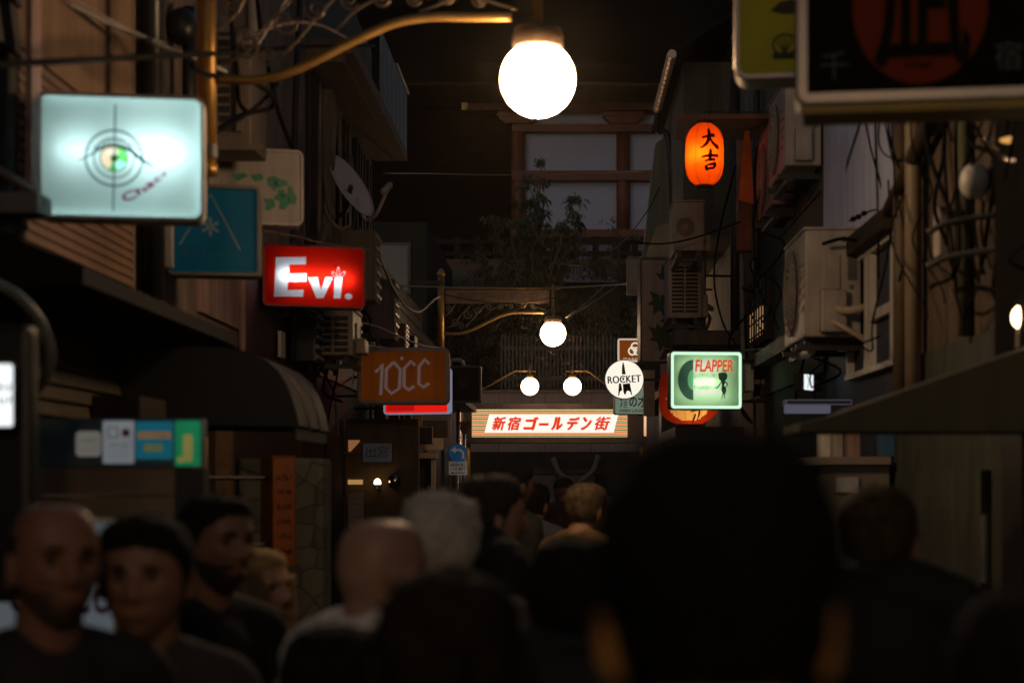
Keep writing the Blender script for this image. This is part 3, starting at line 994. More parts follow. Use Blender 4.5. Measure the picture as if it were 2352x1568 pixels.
mb = MB(EM('gate_green', (.05, .13, .03), 1.0))
red = EM('gate_red', (.75, .10, .02), 1.0)
t_ = H * .021
for k_ in range(14):
    py = 195 + k_ * (515 - 195) / 13
    z = gq(0, py)[1]
    full = k_ in (0, 1, 12, 13)
    mb.m(_mc['gate_green'] if k_ in (0, 2, 4, 6, 8, 10, 13) else red)
    mb.cur = mb.cur
    xs = [(x0 + .003, x1 - .003)] if full else [(x0 + .003, gq(280 - (py - 238) / 232 * 60, 0)[0]), (gq(1960 - (py - 238) / 232 * 60, 0)[0], x1 - .003)]
    for a, b in xs:
        mb.fill([[(a, z - t_), (b, z - t_), (b, z + t_), (a, z + t_)]], y=GY + .022)
mb.build('stripes', fc)
mb = MB(EM('gate_letter_red', (.86, .045, .006), .95))
for ch, a, b in zip('新宿ゴールデン街', (310, 515, 715, 925, 1080, 1285, 1468, 1650), (505, 700, 925, 1055, 1240, 1462, 1620, 1865)):
    zt, zb = (262, 447) if ch != 'ー' else (347, 385)
    (xa_, za_), (xb_, zb_) = gq(a, zb), gq(b, zt)
    e_ = .010 if ch in '新宿街' else (.004 if ch == 'ー' else .016)
    for i_, (ox, oz) in enumerate(((-e_, 0), (e_, 0), (0, -e_ * .8), (0, e_ * .8), (0, 0))):
        mb.text(ch, xa_ + ox + e_, za_ + oz + e_, xb_ + ox - e_, zb_ + oz - e_, y=GY + .018 - i_ * .0006, shear=.28)
mb.build('lettering', fc)
for px in (1072, 1478):
    X = P(px, 0, GY).x
    MB(gold).tube([(X, GY + .12, 0), (X, GY + .12, 3.15)], .06, 20).lathe([(.07, 3.12), (.07, 3.18), (.02, 3.22)], (X, GY + .12, 0), 20).build('post', g, True)
X = P(1049, 0, GY - 1).x
MB(chrome).tube([(X, GY - .4, 0), (X, GY - .4, 2.95)], .055, 18).build('steel_post', g, True)
MB(EM('reflection_strip_glow', (1, .55, .3), 1.0)).box(P(1054, 0, GY - .5).x - .005, P(1054, 0, GY - .5).x + .03, GY - .53, GY - .48, ZY(1000, GY), ZY(938, GY)).build('reflection_strip', g)  # glowing strip stands in for the sign's reflection in the post
MB(EM('reflection_strip_glow', (1, .55, .3), 1.0)).box(P(1479, 0, GY - .5).x, P(1479, 0, GY - .5).x + .04, GY - .53, GY - .48, ZY(1003, GY), ZY(938, GY)).build('reflection_strip', g)  # matching painted reflection at the other post
for sx, lx in ((-1, 1217), (1, 1315)):
    c = P(lx, 887, 28.3)
    ax = P(1100 if sx < 0 else 1420, 893, 28.3)
    pts = [(ax.x + sx * .08, GY + .1, ax.z - .06), (ax.x, 28.5, ax.z), (ax.x - sx * .16, 28.35, ax.z + .05), (c.x + sx * .28, 28.3, c.z + .235), (c.x + sx * .18, 28.3, c.z + .255), (c.x + sx * .02, 28.3, c.z + .255)]
    a_ = MB(gold).tube(smooth_path(pts), .014, 8).tube([(c.x, 28.3, c.z + .38), (c.x, 28.3, c.z + .17)], .011, 8).tube([(c.x - .1, 28.3, c.z + .25), (c.x + .1, 28.3, c.z + .25)], .008, 6).build('lamp_arm', g, True)
    MB(gold).lathe([(.02, .2), (.055, .19), (.06, .15), (.05, .13)], c, 20).build('lamp_cap', a_, True)
    MB(gate_globe_m).ell(c, (.147, .147, .147), nu=28, nv=18).build('globe', a_, True)

# ================================================================ setting
gm = MB(asphalt).box(-60, 60, -30, 120, -.2, 0)
o = gm.build('ground'); o['kind'] = 'structure'
pv = MB(M('paving_stone', (.10, .09, .08), rough=.7, var=.3, scale=3, bump=.3)).box(XL, XR, -12, 27.4, -.05, .004)
o = pv.build('alley_pavement'); o['kind'] = 'structure'

def siding(mb, X, y0, y1, z0, z1, pitch, sgn, proud=.016):
    """Lapped horizontal boards on the plane x = X; sgn = the alley side."""
    z = z0
    while z < z1 - .01:
        t = min(z + pitch, z1)
        a, b = X + sgn * proud, X + sgn * .003
        mb.hexa([(X - sgn * .02, y0, z), (a, y0, z), (b, y0, t), (X - sgn * .02, y0, t)], [(X - sgn * .02, y1, z), (a, y1, z), (b, y1, t), (X - sgn * .02, y1, t)])
        z = t
    return mb

def bld(label, y0, y1, cat='building', name='bar_building', x=0):
    return thing(name, label, cat, (x, (y0 + y1) / 2, 0), 0)

def wall_box(b, mat, X, sgn, y0, y1, z0, z1, th=2.2, name='wall'):
    return MB(mat).box(X, X - sgn * th, y0 + .003, y1 - .003, z0, z1).build(name, b)

def pipe(parent, pts, r, mat, name='drainpipe', n=10):
    return MB(mat).tube(smooth_path(pts, 6) if len(pts) > 2 else pts, r, n).build(name, parent, True)

def ac_unit(label, x, y, z, w_, h_, d_, rz, mat=None, louvre=False, hose=True, group='air conditioner units on the walls'):
    """Outdoor unit; its front faces local -y; the valve end is local +x. Origin = bottom centre of front-bottom edge."""
    t = thing('air_conditioner', label, 'air conditioner', (x, y, z), rz, group, world=False)
    mat = mat or cream
    MB(mat).box(-w_ / 2, w_ / 2, 0, d_, .03, h_).build('casing', t, bevel=.012)
    top = MB(mat).box(-w_ / 2 - .006, w_ / 2 + .006, -.006, d_ + .006, h_ + .001, h_ + .014).build('top_lid', t, bevel=.004)
    fr = MB(M('fan_dark', (.02, .018, .015), rough=.6))
    if louvre:
        fr.box(-w_ * .38, w_ * .38, -.003, -.001, h_ * .12, h_ * .9)
        g_ = MB(mat)
        nb = int(h_ / .042)
        for i in range(nb):
            zz = h_ * .13 + (h_ * .76) * i / (nb - 1)
            g_.box(-w_ * .39, w_ * .39, -.014, -.004, zz - .006, zz + .006)
        g_.box(-.008, .008, -.016, -.0145, h_ * .12, h_ * .9)
        g_.box(-w_ * .42, -w_ * .385, -.016, -.003, h_ * .1, h_ * .92).box(w_ * .385, w_ * .42, -.016, -.003, h_ * .1, h_ * .92)
    else:
        cx, cz, rr_ = -w_ * .13, h_ * .52, min(h_ * .4, w_ * .3)
        fr.lathe([(rr_, -.004), (rr_, -.002)], (cx, 0, cz), 32, 'y')
        g_ = MB(mat)
        for q_ in (1, .8, .6, .4, .2):
            ring = [(cx + rr_ * q_ * math.cos(2 * math.pi * i / 28), -.014, cz + rr_ * q_ * math.sin(2 * math.pi * i / 28)) for i in range(29)]
            g_.tube(ring, .0035, 5)
        for i in range(8):
            a = math.pi * i / 8
            g_.tube([(cx - rr_ * math.cos(a), -.013, cz - rr_ * math.sin(a)), (cx + rr_ * math.cos(a), -.013, cz + rr_ * math.sin(a))], .003, 5)
        for i in range(5):
            g_.box(w_ * .27, w_ * .45, -.006, -.001, h_ * (.3 + i * .1), h_ * (.335 + i * .1))
    fr.build('fan_opening', t)
    g_.build('grille', t)
    vc = MB(mat).box(w_ / 2 + .001, w_ / 2 + .065, d_ * .25, d_ * .72, .05, h_ * .46).build('valve_cover', t, bevel=.014)
    hp = MB(mat).box(w_ / 2 + .001, w_ / 2 + .012, d_ * .32, d_ * .62, h_ * .47, h_ * .78).build('handle_plate', t, bevel=.004)
    lb = MB(M('rating_label', (.10, .095, .09))).box(w_ / 2 + .001, w_ / 2 + .003, d_ * .76, d_ * .93, h_ * .55, h_ * .78).box(w_ / 2 + .001, w_ / 2 + .003, d_ * .79, d_ * .87, h_ * .47, h_ * .51).build('rating_plate', t)
    fb = MB(dark_metal)
    for sx in (-.32, .32):
        fb.box(w_ * sx - .02, w_ * sx + .02, -.03, d_ + .22, -.03, .0).box(w_ * sx - .015, w_ * sx + .015, .02, d_ - .02, 0, .03)
    fb.box(-w_ * .45, w_ * .45, .02, .06, -.055, -.03).build('support_bracket', t)
    if hose:
        MB(M('lagged_hose', (.42, .33, .24), rough=.7)).tube(smooth_path([(w_ / 2 + .03, d_ * .5, h_ * .3), (w_ / 2 + .12, d_ * .8, h_ * .27), (w_ / 2 + .10, d_ + .22, h_ * .4)]), .022, 10) \
            .tube(smooth_path([(w_ / 2 + .03, d_ * .4, h_ * .2), (w_ / 2 + .10, d_ * .7, h_ * .1), (w_ / 2 + .06, d_ + .2, -.1)]), .016, 8).build('hose', t, True)
    return t

# ---------------------------------------------------------------- left row
b = bld('near dark timber bar front with a deep ledge, beside the small glowing white sign', -9, 5.5, x=XL)
MB(dark_wall).box(XL, XL - 2, -9, 5.497, 0, 6.5).build('wall', b)
siding(MB(dark_wood), XL, -9, 5.49, 3.0, 6.2, .16, 1, .02).build('cladding', b)
MB(M('bracket_grey', (.16, .15, .14), rough=.5)).box(P(0, 0, 5.3).x, P(98, 0, 5.3).x, 5.25, 5.4, ZY(495, 5.3), ZY(445, 5.3)).build('sign_bracket', b, bevel=.008)
MB(pink_plaster).box(P(68, 0, 5.4).x, P(82, 0, 5.4).x, 5.36, 5.46, 2.5, 3.2).build('mounting_post', b)
pipe(b, [P(-20, 380, 5.2), P(70, 440, 5.3), P(96, 470, 5.3)], .014, M('bracket_grey', (.16, .15, .14)), 'strut')
MB(black_paint).box(P(-120, 0, 4.1).x, P(70, 0, 4.1).x, 4.1, 4.18, 1.35, 2.02).build('meter_box', b, bevel=.02)

b = bld('beige stucco bar building with tin siding, a steel shutter and a flat awning', 5.5, 6.98, x=XL)
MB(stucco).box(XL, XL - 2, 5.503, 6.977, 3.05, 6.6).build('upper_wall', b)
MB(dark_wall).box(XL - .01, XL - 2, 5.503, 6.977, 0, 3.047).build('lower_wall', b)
siding(MB(siding_m), XL - .005, 5.51, 6.97, 2.32, 3.04, .036, 1, .012).build('siding', b)
MB(awning_m).hexa([(XL, 5.0, 2.20), (-1.40, 5.0, 2.22), (-1.40, 5.0, 2.27), (XL, 5.0, 2.42)], [(XL, 7.4, 2.20), (-1.40, 7.4, 2.22), (-1.40, 7.4, 2.27), (XL, 7.4, 2.42)]).build('awning', b)
siding(MB(shutter_m), XL + .03, 5.52, 6.93, .1, 2.18, .055, 1, .02).build('shutter', b)
MB(brown_wood).box(XL + .002, XL + .07, 6.935, 6.975, 0, 2.19).build('door_post', b)
MB(dark_wood).box(XL + .05, XL + .22, 6.2, 6.9, 1.80, 1.95).build('letter_shelf', b)

b = bld('old plaster bar building with a louvre vent, thick pipes and a dark barrel awning', 6.98, 9.25, x=XL)
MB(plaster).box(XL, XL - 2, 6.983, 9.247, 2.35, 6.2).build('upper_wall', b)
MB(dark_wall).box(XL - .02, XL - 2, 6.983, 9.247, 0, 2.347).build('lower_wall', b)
MB(pink_plaster).box(XL + .02, XL + .001, 8.2, 9.2, 2.45, 3.0).build('patched_plaster', b)
pipe(b, [(XL + .06, 7.05, 2.4), (XL + .06, 7.05, 6)], .045, black_paint)
pipe(b, [(XL + .05, 7.2, 2.4), (XL + .05, 7.2, 6)], .03, dark_metal)
pipe(b, [(XL + .09, 7.62, 3.0), (XL + .09, 7.62, 3.75)], .03, black_paint, 'vent_pipe')
MB(black_paint).ell(P(418, 62, 7.6), (.07, .07, .085)).build('black_vent_cap', b, True)
pipe(b, [(XL + .03, 7.32, 2.28), (XL + .03, 7.32, 2.75)], .018, M('orange_pipe', (.45, .17, .03), metal=.3))
pipe(b, [(XL + .03, 9.2, 2.2), (XL + .03, 9.2, 3.1)], .02, pink_plaster, 'trim_pipe')
MB(grey_plastic).box(XL, XL + .09, 7.28, 7.5, 2.55, 2.80).build('ribbed_box', b)
q0, q1 = P(497, 335, 7.9), P(578, 60, 7.9)
vt = MB(M('casing_beige', (.11, .085, .066), rough=.5, streak=.4)).box(XL + .001, q1.x, 7.9, 8.3, q0.z, q1.z).build('vent_casing', b, bevel=.01)
MB(M('vent_dark', (.012, .010, .008))).box(q0.x + .008, q0.x + .062, 7.893, 7.899, q0.z + .05, q1.z - .03).build('vent_opening', vt)
g_ = MB(M('casing_beige', (.20, .15, .115)))
for i in range(11):
    z_ = q0.z + .05 + i * .044
    g_.box(q0.x + .004, q0.x + .066, 7.886, 7.892, z_, z_ + .012)
g_.box(q0.x + .098, q0.x + .125, 7.87, 7.899, q0.z + .06, q1.z - .04).box(q0.x - .01, q1.x + .06, 7.89, 7.899, q0.z - .02, q0.z + .004).build('louvre', vt)
# barrel awning
pr = [(0.0, .285), (.2, .305), (.335, .31), (.43, .307), (.50, .295), (.56, .275), (.61, .25), (.655, .21), (.69, .155), (.71, .1), (.725, .05), (.735, 0)]
mb = MB(M('barrel_cloth', (.009, .0075, .0065), rough=.6, var=.25, scale=2, streak=.6))
aw = thing('barrel_awning', 'dark barrel shaped awning over a bar doorway, below the teal sign', 'awning', (XL, 7, 1.85))
vs, fs = [], []
for i, (dx, dz) in enumerate(pr):
    vs += [(XL + dx, 6.62, 1.855 + dz), (XL + dx, 7.48, 1.855 + dz)]
    if i:
        fs.append((2 * i - 2, 2 * i - 1, 2 * i + 1, 2 * i))
mb.add(vs, fs).build('cover', aw, True)
MB(M('barrel_end', (.022, .021, .021), rough=.6, var=.2)).fill([[(XL, 1.86)] + [(XL + dx, 1.85 + dz) for dx, dz in pr]], y=6.615, t=.004).build('end_panel', aw)
MB(_mc['barrel_end']).fill([[(XL, 1.86)] + [(XL + dx, 1.85 + dz) for dx, dz in pr]], y=7.485, t=.004).build('end_panel', aw)
vl = MB(M('barrel_cloth', (.16, .105, .06))).box(XL + .715, XL + .725, 6.62, 7.48, 1.80, 1.856).build('valance', aw)
rbs = MB(dark_metal)
for yy in (6.9, 7.2):
    rbs.tube([(XL + dx, yy, 1.845 + dz) for dx, dz in pr], .008, 6)
rbs.tube([(XL + .715, 6.62, 1.856), (XL + .715, 7.48, 1.856)], .012, 6).build('hoop', aw)
# doorway under it
MB(brown_wood).box(XL + .001, XL + .10, 7.5, 7.62, 0, 2.2).box(XL + .001, XL + .10, 8.5, 8.62, 0, 2.2).build('door_frame', b)
MB(dark_wood).box(XL - .015, XL + .03, 7.62, 8.5, 0, 2.1).build('door', b)
MB(M('amber_glass', (.5, .28, .05), rough=.3)).box(XL + .031, XL + .036, 7.8, 8.3, 1.2, 1.85).build('door_glass', b)

b = bld('upper plaster wall above a dark red wooden bar front with a rubble stone pier', 9.25, 11.7, x=XL)
MB(plaster).box(XL, XL - 2, 9.253, 11.697, 3.0, 5.4).build('upper_wall', b)
MB(M('maroon_boards', (.05, .022, .018), rough=.7, var=.3, streak=.4)).box(XL - .02, XL - 2, 9.253, 11.697, 0, 2.997).build('lower_wall', b)
MB(stone_m).box(XL - .01, -1.29, 9.3, 9.62, 0, 1.76).build('stone_pier', b, bevel=.03)
pipe(b, [(XL + .05, 9.45, 3.0), (XL + .05, 9.45, 5.4)], .035, cream)
pipe(b, [(XL + .04, 10.9, 2.4), (XL + .04, 11.0, 4.0), (XL + .04, 11.4, 5.4)], .02, dark_metal)
MB(white_plastic).box(XL, XL + .02, 10.56, 10.72, 2.4, 2.56).build('notice_plate', b)
MB(pink_plaster).ell((XL + .07, 10.35, 2.66), (.04, .04, .035)).build('unlit_bulb', b, True)

b = bld('dark timber bar building with a brown eave and a satellite dish', 11.7, 15.8, x=XL)
MB(dark_wood).box(XL, XL - 2, 11.703, 15.797, 2.4, 5.6).build('upper_wall', b)
MB(dark_wall).box(XL - .02, XL - 2, 11.703, 15.797, 0, 2.397).build('lower_wall', b)
bt = MB(dark_wood)
for i in range(16):
    bt.box(XL + .001, XL + rnd.uniform(.02, .06), 11.75 + i * .25, 11.75 + i * .25 + rnd.uniform(.03, .12), 2.6, 4.49)
bt.build('batten', b)
ev = MB(brown_wood).box(XL, -1.48, 11.7, 13.8, 4.5, 4.56).build('eave', b)
MB(brown_wood).box(XL, -1.42, 11.7, 13.8, 4.561, 4.66).build('eave_roof', b)
MB(grey_wall).box(XL + .001, XL + .1, 12.3, 12.5, 2.6, 4.45).box(XL + .001, XL + .07, 13.0, 13.1, 2.6, 4.45).build('corner_board', b)
te = MB(M('tin_eave', (.12, .13, .15), rough=.4, metal=.4, var=.2, streak=.3))
for i in range(6):
    y_ = 13.85 + i * .36
    te.box(-1.47, -1.44, y_, y_ + .33, 4.70, 5.25)
te.build('tin_fascia', b)
MB(brown_wood).box(XL, -1.44, 13.82, 16.0, 4.62, 4.69).build('tin_eave_soffit', b)
MB(cream).tube([(-1.43, 14.9, 5.262), (-1.43, 16.05, 5.262)], .012, 8).build('eave_gutter', b)
for i in range(3):
    pipe(b, [(XL + .04 + .03 * i, 11.9 + .3 * i, 2.4), (XL + .05, 12.0 + .25 * i, 3.4), (XL + .04 + .02 * i, 12.1 + .3 * i, 4.45)], .018, grey_wall, 'conduit')
wf = MB(brown_wood).box(XL, XL + .05, 14.4, 15.5, 1.0, 2.0).build('window_frame', b)
MB(M('dim_amber_pane', (.10, .055, .02), rough=.3)).box(XL + .051, XL + .053, 14.5, 15.4, 1.1, 1.9).build('window_pane', wf)

b = bld('cluttered dark bar building beside the gate with a blue name plate on its front', 15.8, 21.5, x=XL)
MB(dark_wall).box(XL, XL - 2, 15.803, 21.497, 0, 3.75).build('wall', b)
siding(MB(dark_wood), XL, 15.81, 21.49, 2.7, 3.7, .13, 1).build('cladding', b)
MB(brown_wood).box(XL, -1.3, 16.4, 19.8, 2.60, 2.68).build('eave', b)
for y_ in (16.2, 17.5, 18.9, 20.4):
    MB(brown_wood).box(XL + .001, XL + .09, y_, y_ + .1, 0, 2.58).build('post', b)
for y_ in (16.5, 17.9, 19.3):
    wf = MB(dark_wood).box(XL + .001, XL + .05, y_, y_ + .85, .9, 1.95).build('window_frame', b)
    MB(M('dim_amber_pane', (.10, .055, .02))).box(XL + .051, XL + .054, y_ + .07, y_ + .78, .97, 1.88).build('window_pane', wf)
b = bld('last dark bar building on the left row before the gate', 21.5, 27.4, x=XL)
MB(dark_wood).box(XL, XL - 2, 21.503, 27.4, 0, 3.5).build('wall', b)
MB(shutter_m).box(XL, XL + .03, 22, 24.5, .1, 2.3).build('shutter', b)
MB(brown_wood).box(XL, -1.35, 21.6, 27.3, 2.7, 2.78).build('eave', b)
MB(black_paint).box(XL, XL + .05, 25, 25.9, 0, 2.1).build('door', b)

# ---------------------------------------------------------------- right row
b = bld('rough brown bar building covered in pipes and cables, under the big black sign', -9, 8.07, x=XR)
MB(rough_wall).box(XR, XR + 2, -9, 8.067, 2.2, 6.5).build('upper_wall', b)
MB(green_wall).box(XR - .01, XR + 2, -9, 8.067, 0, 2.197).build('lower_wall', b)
siding(MB(rough_wall), XR, 5.0, 7.3, 3.4, 6.3, .2, -1, .012).build('cladding', b)
pipe(b, [(XR - .06, 7.46, 1.95), (XR - .06, 7.46, 4.1)], .038, M('cream_pipe', (.20, .15, .10), rough=.55, streak=.3))
pipe(b, [(XR - .05, 7.78, 1.95), (XR - .05, 7.78, 3.4)], .036, M('tan_pipe', (.09, .062, .04), rough=.6, streak=.4))
pipe(b, [(XR - .06, 8.0, 2.9), (XR - .07, 6.5, 3.28), (XR - .06, 5.2, 3.62)], .035, dark_wood, 'roof_rail')
pipe(b, [(XR - .03, 6.62, 2.2), (XR - .03, 6.62, 3.3)], .03, M('green_conduit', (.05, .05, .02)))
MB(M('gasket_dark', (.007, .006, .006), rough=.9, spec=.05)).box(XR - .10, XR - .001, 5.0, 5.9, 1.9, 3.1).build('dark_panel', b)
mt = MB(white_plastic).ell((XR - .12, 6.1, 2.71), (.055, .06, .065)).build('meter_dome', b, True)
MB(dark_metal).lathe([(.075, -.02), (.075, .02)], (XR - .05, 6.1, 2.70), 24, 'x').build('meter_base', mt)
for i, (y_, z_) in enumerate(((6.45, 3.02), (6.9, 2.55), (5.75, 3.05), (7.15, 3.1))):
    MB((grey_plastic, cream, grey_plastic, cream)[i]).box(XR - .07, XR - .001, y_, y_ + .12, z_, z_ + .2).build('junction_box', b, bevel=.008)
for z_ in (2.52, 2.40):
    pipe(b, [(XR - .02, 5.9, z_ + .05), (XR - .22, 6.0, z_ + .03), (XR - .3, 6.05, z_)], .011, M('rod_grey', (.07, .068, .062)), 'bracket_rod')
MB(green_wall).box(XR - .05, XR - .011, 6.3, 7.9, .1, 1.68).build('door', b)
MB(M('door_handle_steel', (.5, .5, .5), rough=.25, metal=.8)).tube([(XR - .10, 6.05, 1.28), (XR - .10, 6.05, 1.52)], .012, 8).build('door_handle', b)
MB(black_paint).box(XR - .06, XR - .011, 5.7, 5.95, 0, 1.9).build('dark_post', b)
# triangular awning
ya, yb_ = 5.15, 5.5
tri = [(.72, 1.79), (1.58, 1.79), (1.58, 2.10), (1.43, 2.05), (.84, 1.845), (.72, 1.815)]
aw = thing('sloped_awning', 'olive cloth awning with a triangular end, under the cable covered brown wall', 'awning', (1.2, 6, 1.79))
for y_ in (ya, yb_):
    MB(olive_cloth).fill([tri], y=y_, t=.01).build('end_panel', aw)
mb = MB(M('awning_top', (.05, .042, .026), rough=.7, streak=.3))
tp = [tri[0], tri[5], tri[4], tri[3], tri[2]]
for a, c2 in zip(tp, tp[1:]):
    mb.add([(a[0], ya + .006, a[1]), (c2[0], ya + .006, c2[1]), (c2[0], yb_ - .006, c2[1]), (a[0], yb_ - .006, a[1])], [(0, 1, 2, 3)])
mb.build('cover', aw)

b = bld('bar building wrapped in pale blue sheeting above a window with a white frame', 8.07, 10.4, x=XR)
MB(sheet_m).box(XR, XR + 2, 8.073, 10.397, 2.93, 6.2).build('sheeting', b)
MB(M('navy_boards', (.045, .055, .085), rough=.7, var=.3, streak=.4)).box(XR + .02, XR + 2, 8.073, 10.397, 0, 2.927).build('lower_wall', b)
MB(dark_wood).box(XR - .08, XR - .001, 8.08, 10.39, 2.83, 2.925).build('beam', b)
wf = MB(white_plastic)
for y_ in (8.15, 8.75, 8.85, 9.4):
    wf.box(XR - .02, XR + .018, y_, y_ + .05, 2.22, 2.8)
wf.box(XR - .021, XR + .016, 8.10, 9.5, 2.80, 2.83).box(XR - .021, XR + .016, 8.10, 9.5, 2.19, 2.22).build('window_frame', b)
MB(white_plastic).box(XR - .018, XR + .012, 8.21, 8.745, 2.45, 2.50).build('window_rail', b)
MB(M('rust_stain', (.06, .075, .11))).add([(XR - .003, 8.45, 3.75), (XR - .003, 8.40, 3.80), (XR - .003, 9.55, 3.42), (XR - .003, 9.58, 3.36)], [(0, 1, 2, 3)]).build('tape_strip', b)

b = bld('narrow dark green bar building with a lit lattice window', 10.4, 14.2, x=XR)
MB(green_wall).box(XR, XR + 2, 10.403, 14.197, 2.3, 5.8).build('upper_wall', b)
MB(dark_wall).box(XR + .02, XR + 2, 10.403, 14.197, 0, 2.297).build('lower_wall', b)
siding(MB(green_wall), XR, 10.41, 12.6, 3.4, 5.7, .15, -1).build('cladding', b)
wf = MB(dark_wood).box(XR - .05, XR - .001, 12.85, 14.05, 2.70, 3.25).build('lattice_window', b)
MB(EM('lattice_glow', (1, .58, .28), .38)).box(XR - .053, XR - .051, 12.95, 13.95, 2.76, 2.98).build('window_pane', wf)
MB(M('frosted_glass', (.5, .38, .26), rough=.3, streak=.4)).box(XR - .053, XR - .051, 12.95, 13.95, 2.985, 3.2).build('window_pane', wf)
lt_ = MB(dark_wood)
for i in range(7):
    lt_.box(XR - .065, XR - .054, 12.92 + i * .17, 12.945 + i * .17, 2.72, 3.22)
for i in range(5):
    lt_.box(XR - .07, XR - .0655, 12.9, 14.0, 2.76 + i * .11, 2.775 + i * .11)
lt_.build('lattice', wf)
MB(dark_wood).box(XR - .12, XR - .001, 10.5, 13.9, 2.50, 2.60).build('ledge', b)
sl = MB(black_paint).add([(1.31, 12.4, 4.12), (XR, 12.4, 4.12), (XR, 10.6, 4.12), (1.31, 10.6, 3.75)], [(0, 1, 2, 3)])
pipe(b, [(XR - .04, 13.6, 2.3), (XR - .04, 13.6, 5.6)], .03, dark_metal)

b = bld('grey plaster bar building with an overhanging dark upper storey and a tin gutter', 14.2, 18.8, x=XR)
MB(grey_wall).box(XR - .001, XR + 2, 14.203, 18.797, 0, 6.0).build('wall', b)
MB(M('upper_boards', (.07, .06, .045), rough=.8, var=.3, streak=.6)).box(1.12, XR - .004, 15.6, 18.7, 3.85, 5.45).build('overhang', b)
MB(M('roof_tile', (.010, .010, .010), rough=1, spec=.05)).hexa([(1.0, 15.2, 5.43), (XR, 15.2, 5.8), (XR, 15.2, 5.86), (1.0, 15.2, 5.49)], [(1.0, 18.8, 5.43), (XR, 18.8, 5.8), (XR, 18.8, 5.86), (1.0, 18.8, 5.49)]).build('roof', b)
gt = MB(M('tin_gutter', (.42, .30, .22), rough=.35, metal=.5, var=.25))
gt.tube([(.985, 15.1, 5.40), (.985, 17.4, 5.40)], .04, 10)
for i in range(12):
    gt.tube([(.985, 15.2 + i * .19, 5.40), (.985, 15.215 + i * .19, 5.40)], .046, 10)
gt.build('gutter', b)
pipe(b, [(.985, 17.4, 5.37), (.985, 17.45, 5.2), (1.1, 17.45, 5.1), (1.15, 17.45, 4.2)], .03, black_paint)
tw = MB(M('tarpaulin', (.15, .15, .12), rough=.7, var=.2, streak=.4))
tw.hexa([(.98, 17.6, 5.1), (1.13, 17.6, 5.2), (1.13, 17.6, 3.9), (.84, 17.6, 3.9)], [(.98, 17.9, 5.1), (1.13, 17.9, 5.2), (1.13, 17.9, 3.9), (.84, 17.9, 3.9)])
tw.build('hanging_tarpaulin', b)
mb = MB(M('straw_awning', (.34, .26, .14), rough=.8, var=.25, streak=.4))
mb.hexa([P(1508, 518, 16.3), P(1552, 510, 16.3), P(1552, 590, 16.1), P(1482, 590, 16.1)], [P(1508, 518, 16.36), P(1552, 510, 16.36), P(1552, 590, 16.16), P(1482, 590, 16.16)])
mb.build('straw_awning', b)
MB(M('soot_band', (.10, .075, .055), streak=.5)).box(1.0, XR - .004, 15.0, 15.9, 2.82, 2.95).build('ledge', b, bevel=.01)
MB(black_paint).box(1.0, XR - .004, 14.9, 17.5, 2.0, 2.1).build('sign_beam', b)
pipe(b, [(XR - .06, 14.35, 2.5), (XR - .06, 14.5, 3.2), (XR - .08, 14.4, 4.2)], .022, grey_plastic, 'hose')
pipe(b, [(XR - .05, 15.2, 2.4), (XR - .05, 15.2, 5.2)], .04, dark_metal)
rc = MB(M('red_lit_board', (.35, .10, .05), rough=.7, var=.3, streak=.4)).box(XR - .12, XR - .005, 14.25, 14.4, 3.55, 4.5).build('red_board', b)
MB(M('orange_cloth', (.55, .12, .03), rough=.8, var=.3)).hexa([(XR - .26, 12.9, 3.75), (XR - .20, 12.9, 4.35), (XR - .18, 12.9, 4.35), (XR - .14, 12.9, 3.72)], [(XR - .26, 12.93, 3.75), (XR - .20, 12.93, 4.35), (XR - .18, 12.93, 4.35), (XR - .14, 12.93, 3.72)]).build('cloth_strip', b)
MB(brown_wood).hexa([(.84, 12.3, 4.24), (XR, 12.3, 4.24), (XR, 12.3, 4.27), (.84, 12.3, 4.27)], [(.9, 13.4, 4.3), (XR, 13.4, 4.3), (XR, 13.4, 4.33), (.9, 13.4, 4.33)]).build('lantern_canopy', b)

b = bld('last dark bar building on the right row before the gate', 18.8, 27.4, x=XR)
MB(dark_wall).box(XR, XR + 2, 18.803, 27.4, 0, 5.0).build('wall', b)
MB(brown_wood).box(XR - .45, XR - .001, 19, 26, 2.6, 2.7).build('eave', b)
MB(black_paint).box(XR - .45, XR - .001, 19.5, 20.0, 1.4, 2.55).build('dark_board', b)
MB(M('pale_board', (.28, .2, .16))).box(P(1478, 0, 19.5).x, P(1504, 0, 19.5).x, 19.5, 19.56, ZY(955, 19.5), ZY(850, 19.5)).build('pale_board', b)
MB(shutter_m).box(XR - .03, XR - .001, 21, 25, .1, 2.4).build('shutter', b)

# ---------------------------------------------------------------- air conditioners
ac_unit('large cream air conditioner on brackets below the pale blue sheeting', 1.30, 9.5, ZY(790, 9.2), .82, .60, .30, R(-90), cream)
ac_unit('upper cream air conditioner with a slatted front beside the pale blue sheeting', 1.36, 10.75, ZY(395, 10.4), .8, .55, .22, R(-90), cream, hose=False)
ac_unit('small cream air conditioner high beside the pale blue sheeting, lower of two', 1.42, 11.9, ZY(480, 11.5), .8, .58, .22, R(-90), pink_plaster, hose=False)
ac_unit('brown air conditioner side panel just below the glowing orange lantern', P(1583, 0, 14.0).x, 14.0, ZY(584, 14), .25, .43, .6, 0, M('tan_casing', (.36, .26, .20), streak=.3), hose=False)
ac_unit('brown air conditioner with a barred grille in front of the leaf signboard', P(1573, 0, 15.0).x, 15.0, ZY(738, 15), .30, .55, .5, 0, M('tan_casing2', (.40, .29, .22), rough=.5, streak=.35), louvre=True)
ac_unit('cream air conditioner with a barred grille below the red sign with white letters', P(765, 0, 11.3).x, 11.3, ZY(826, 11.3), .26, .33, .5, 0, M('cream_dirty', (.32, .24, .17), rough=.5, streak=.35), louvre=True, hose=False)

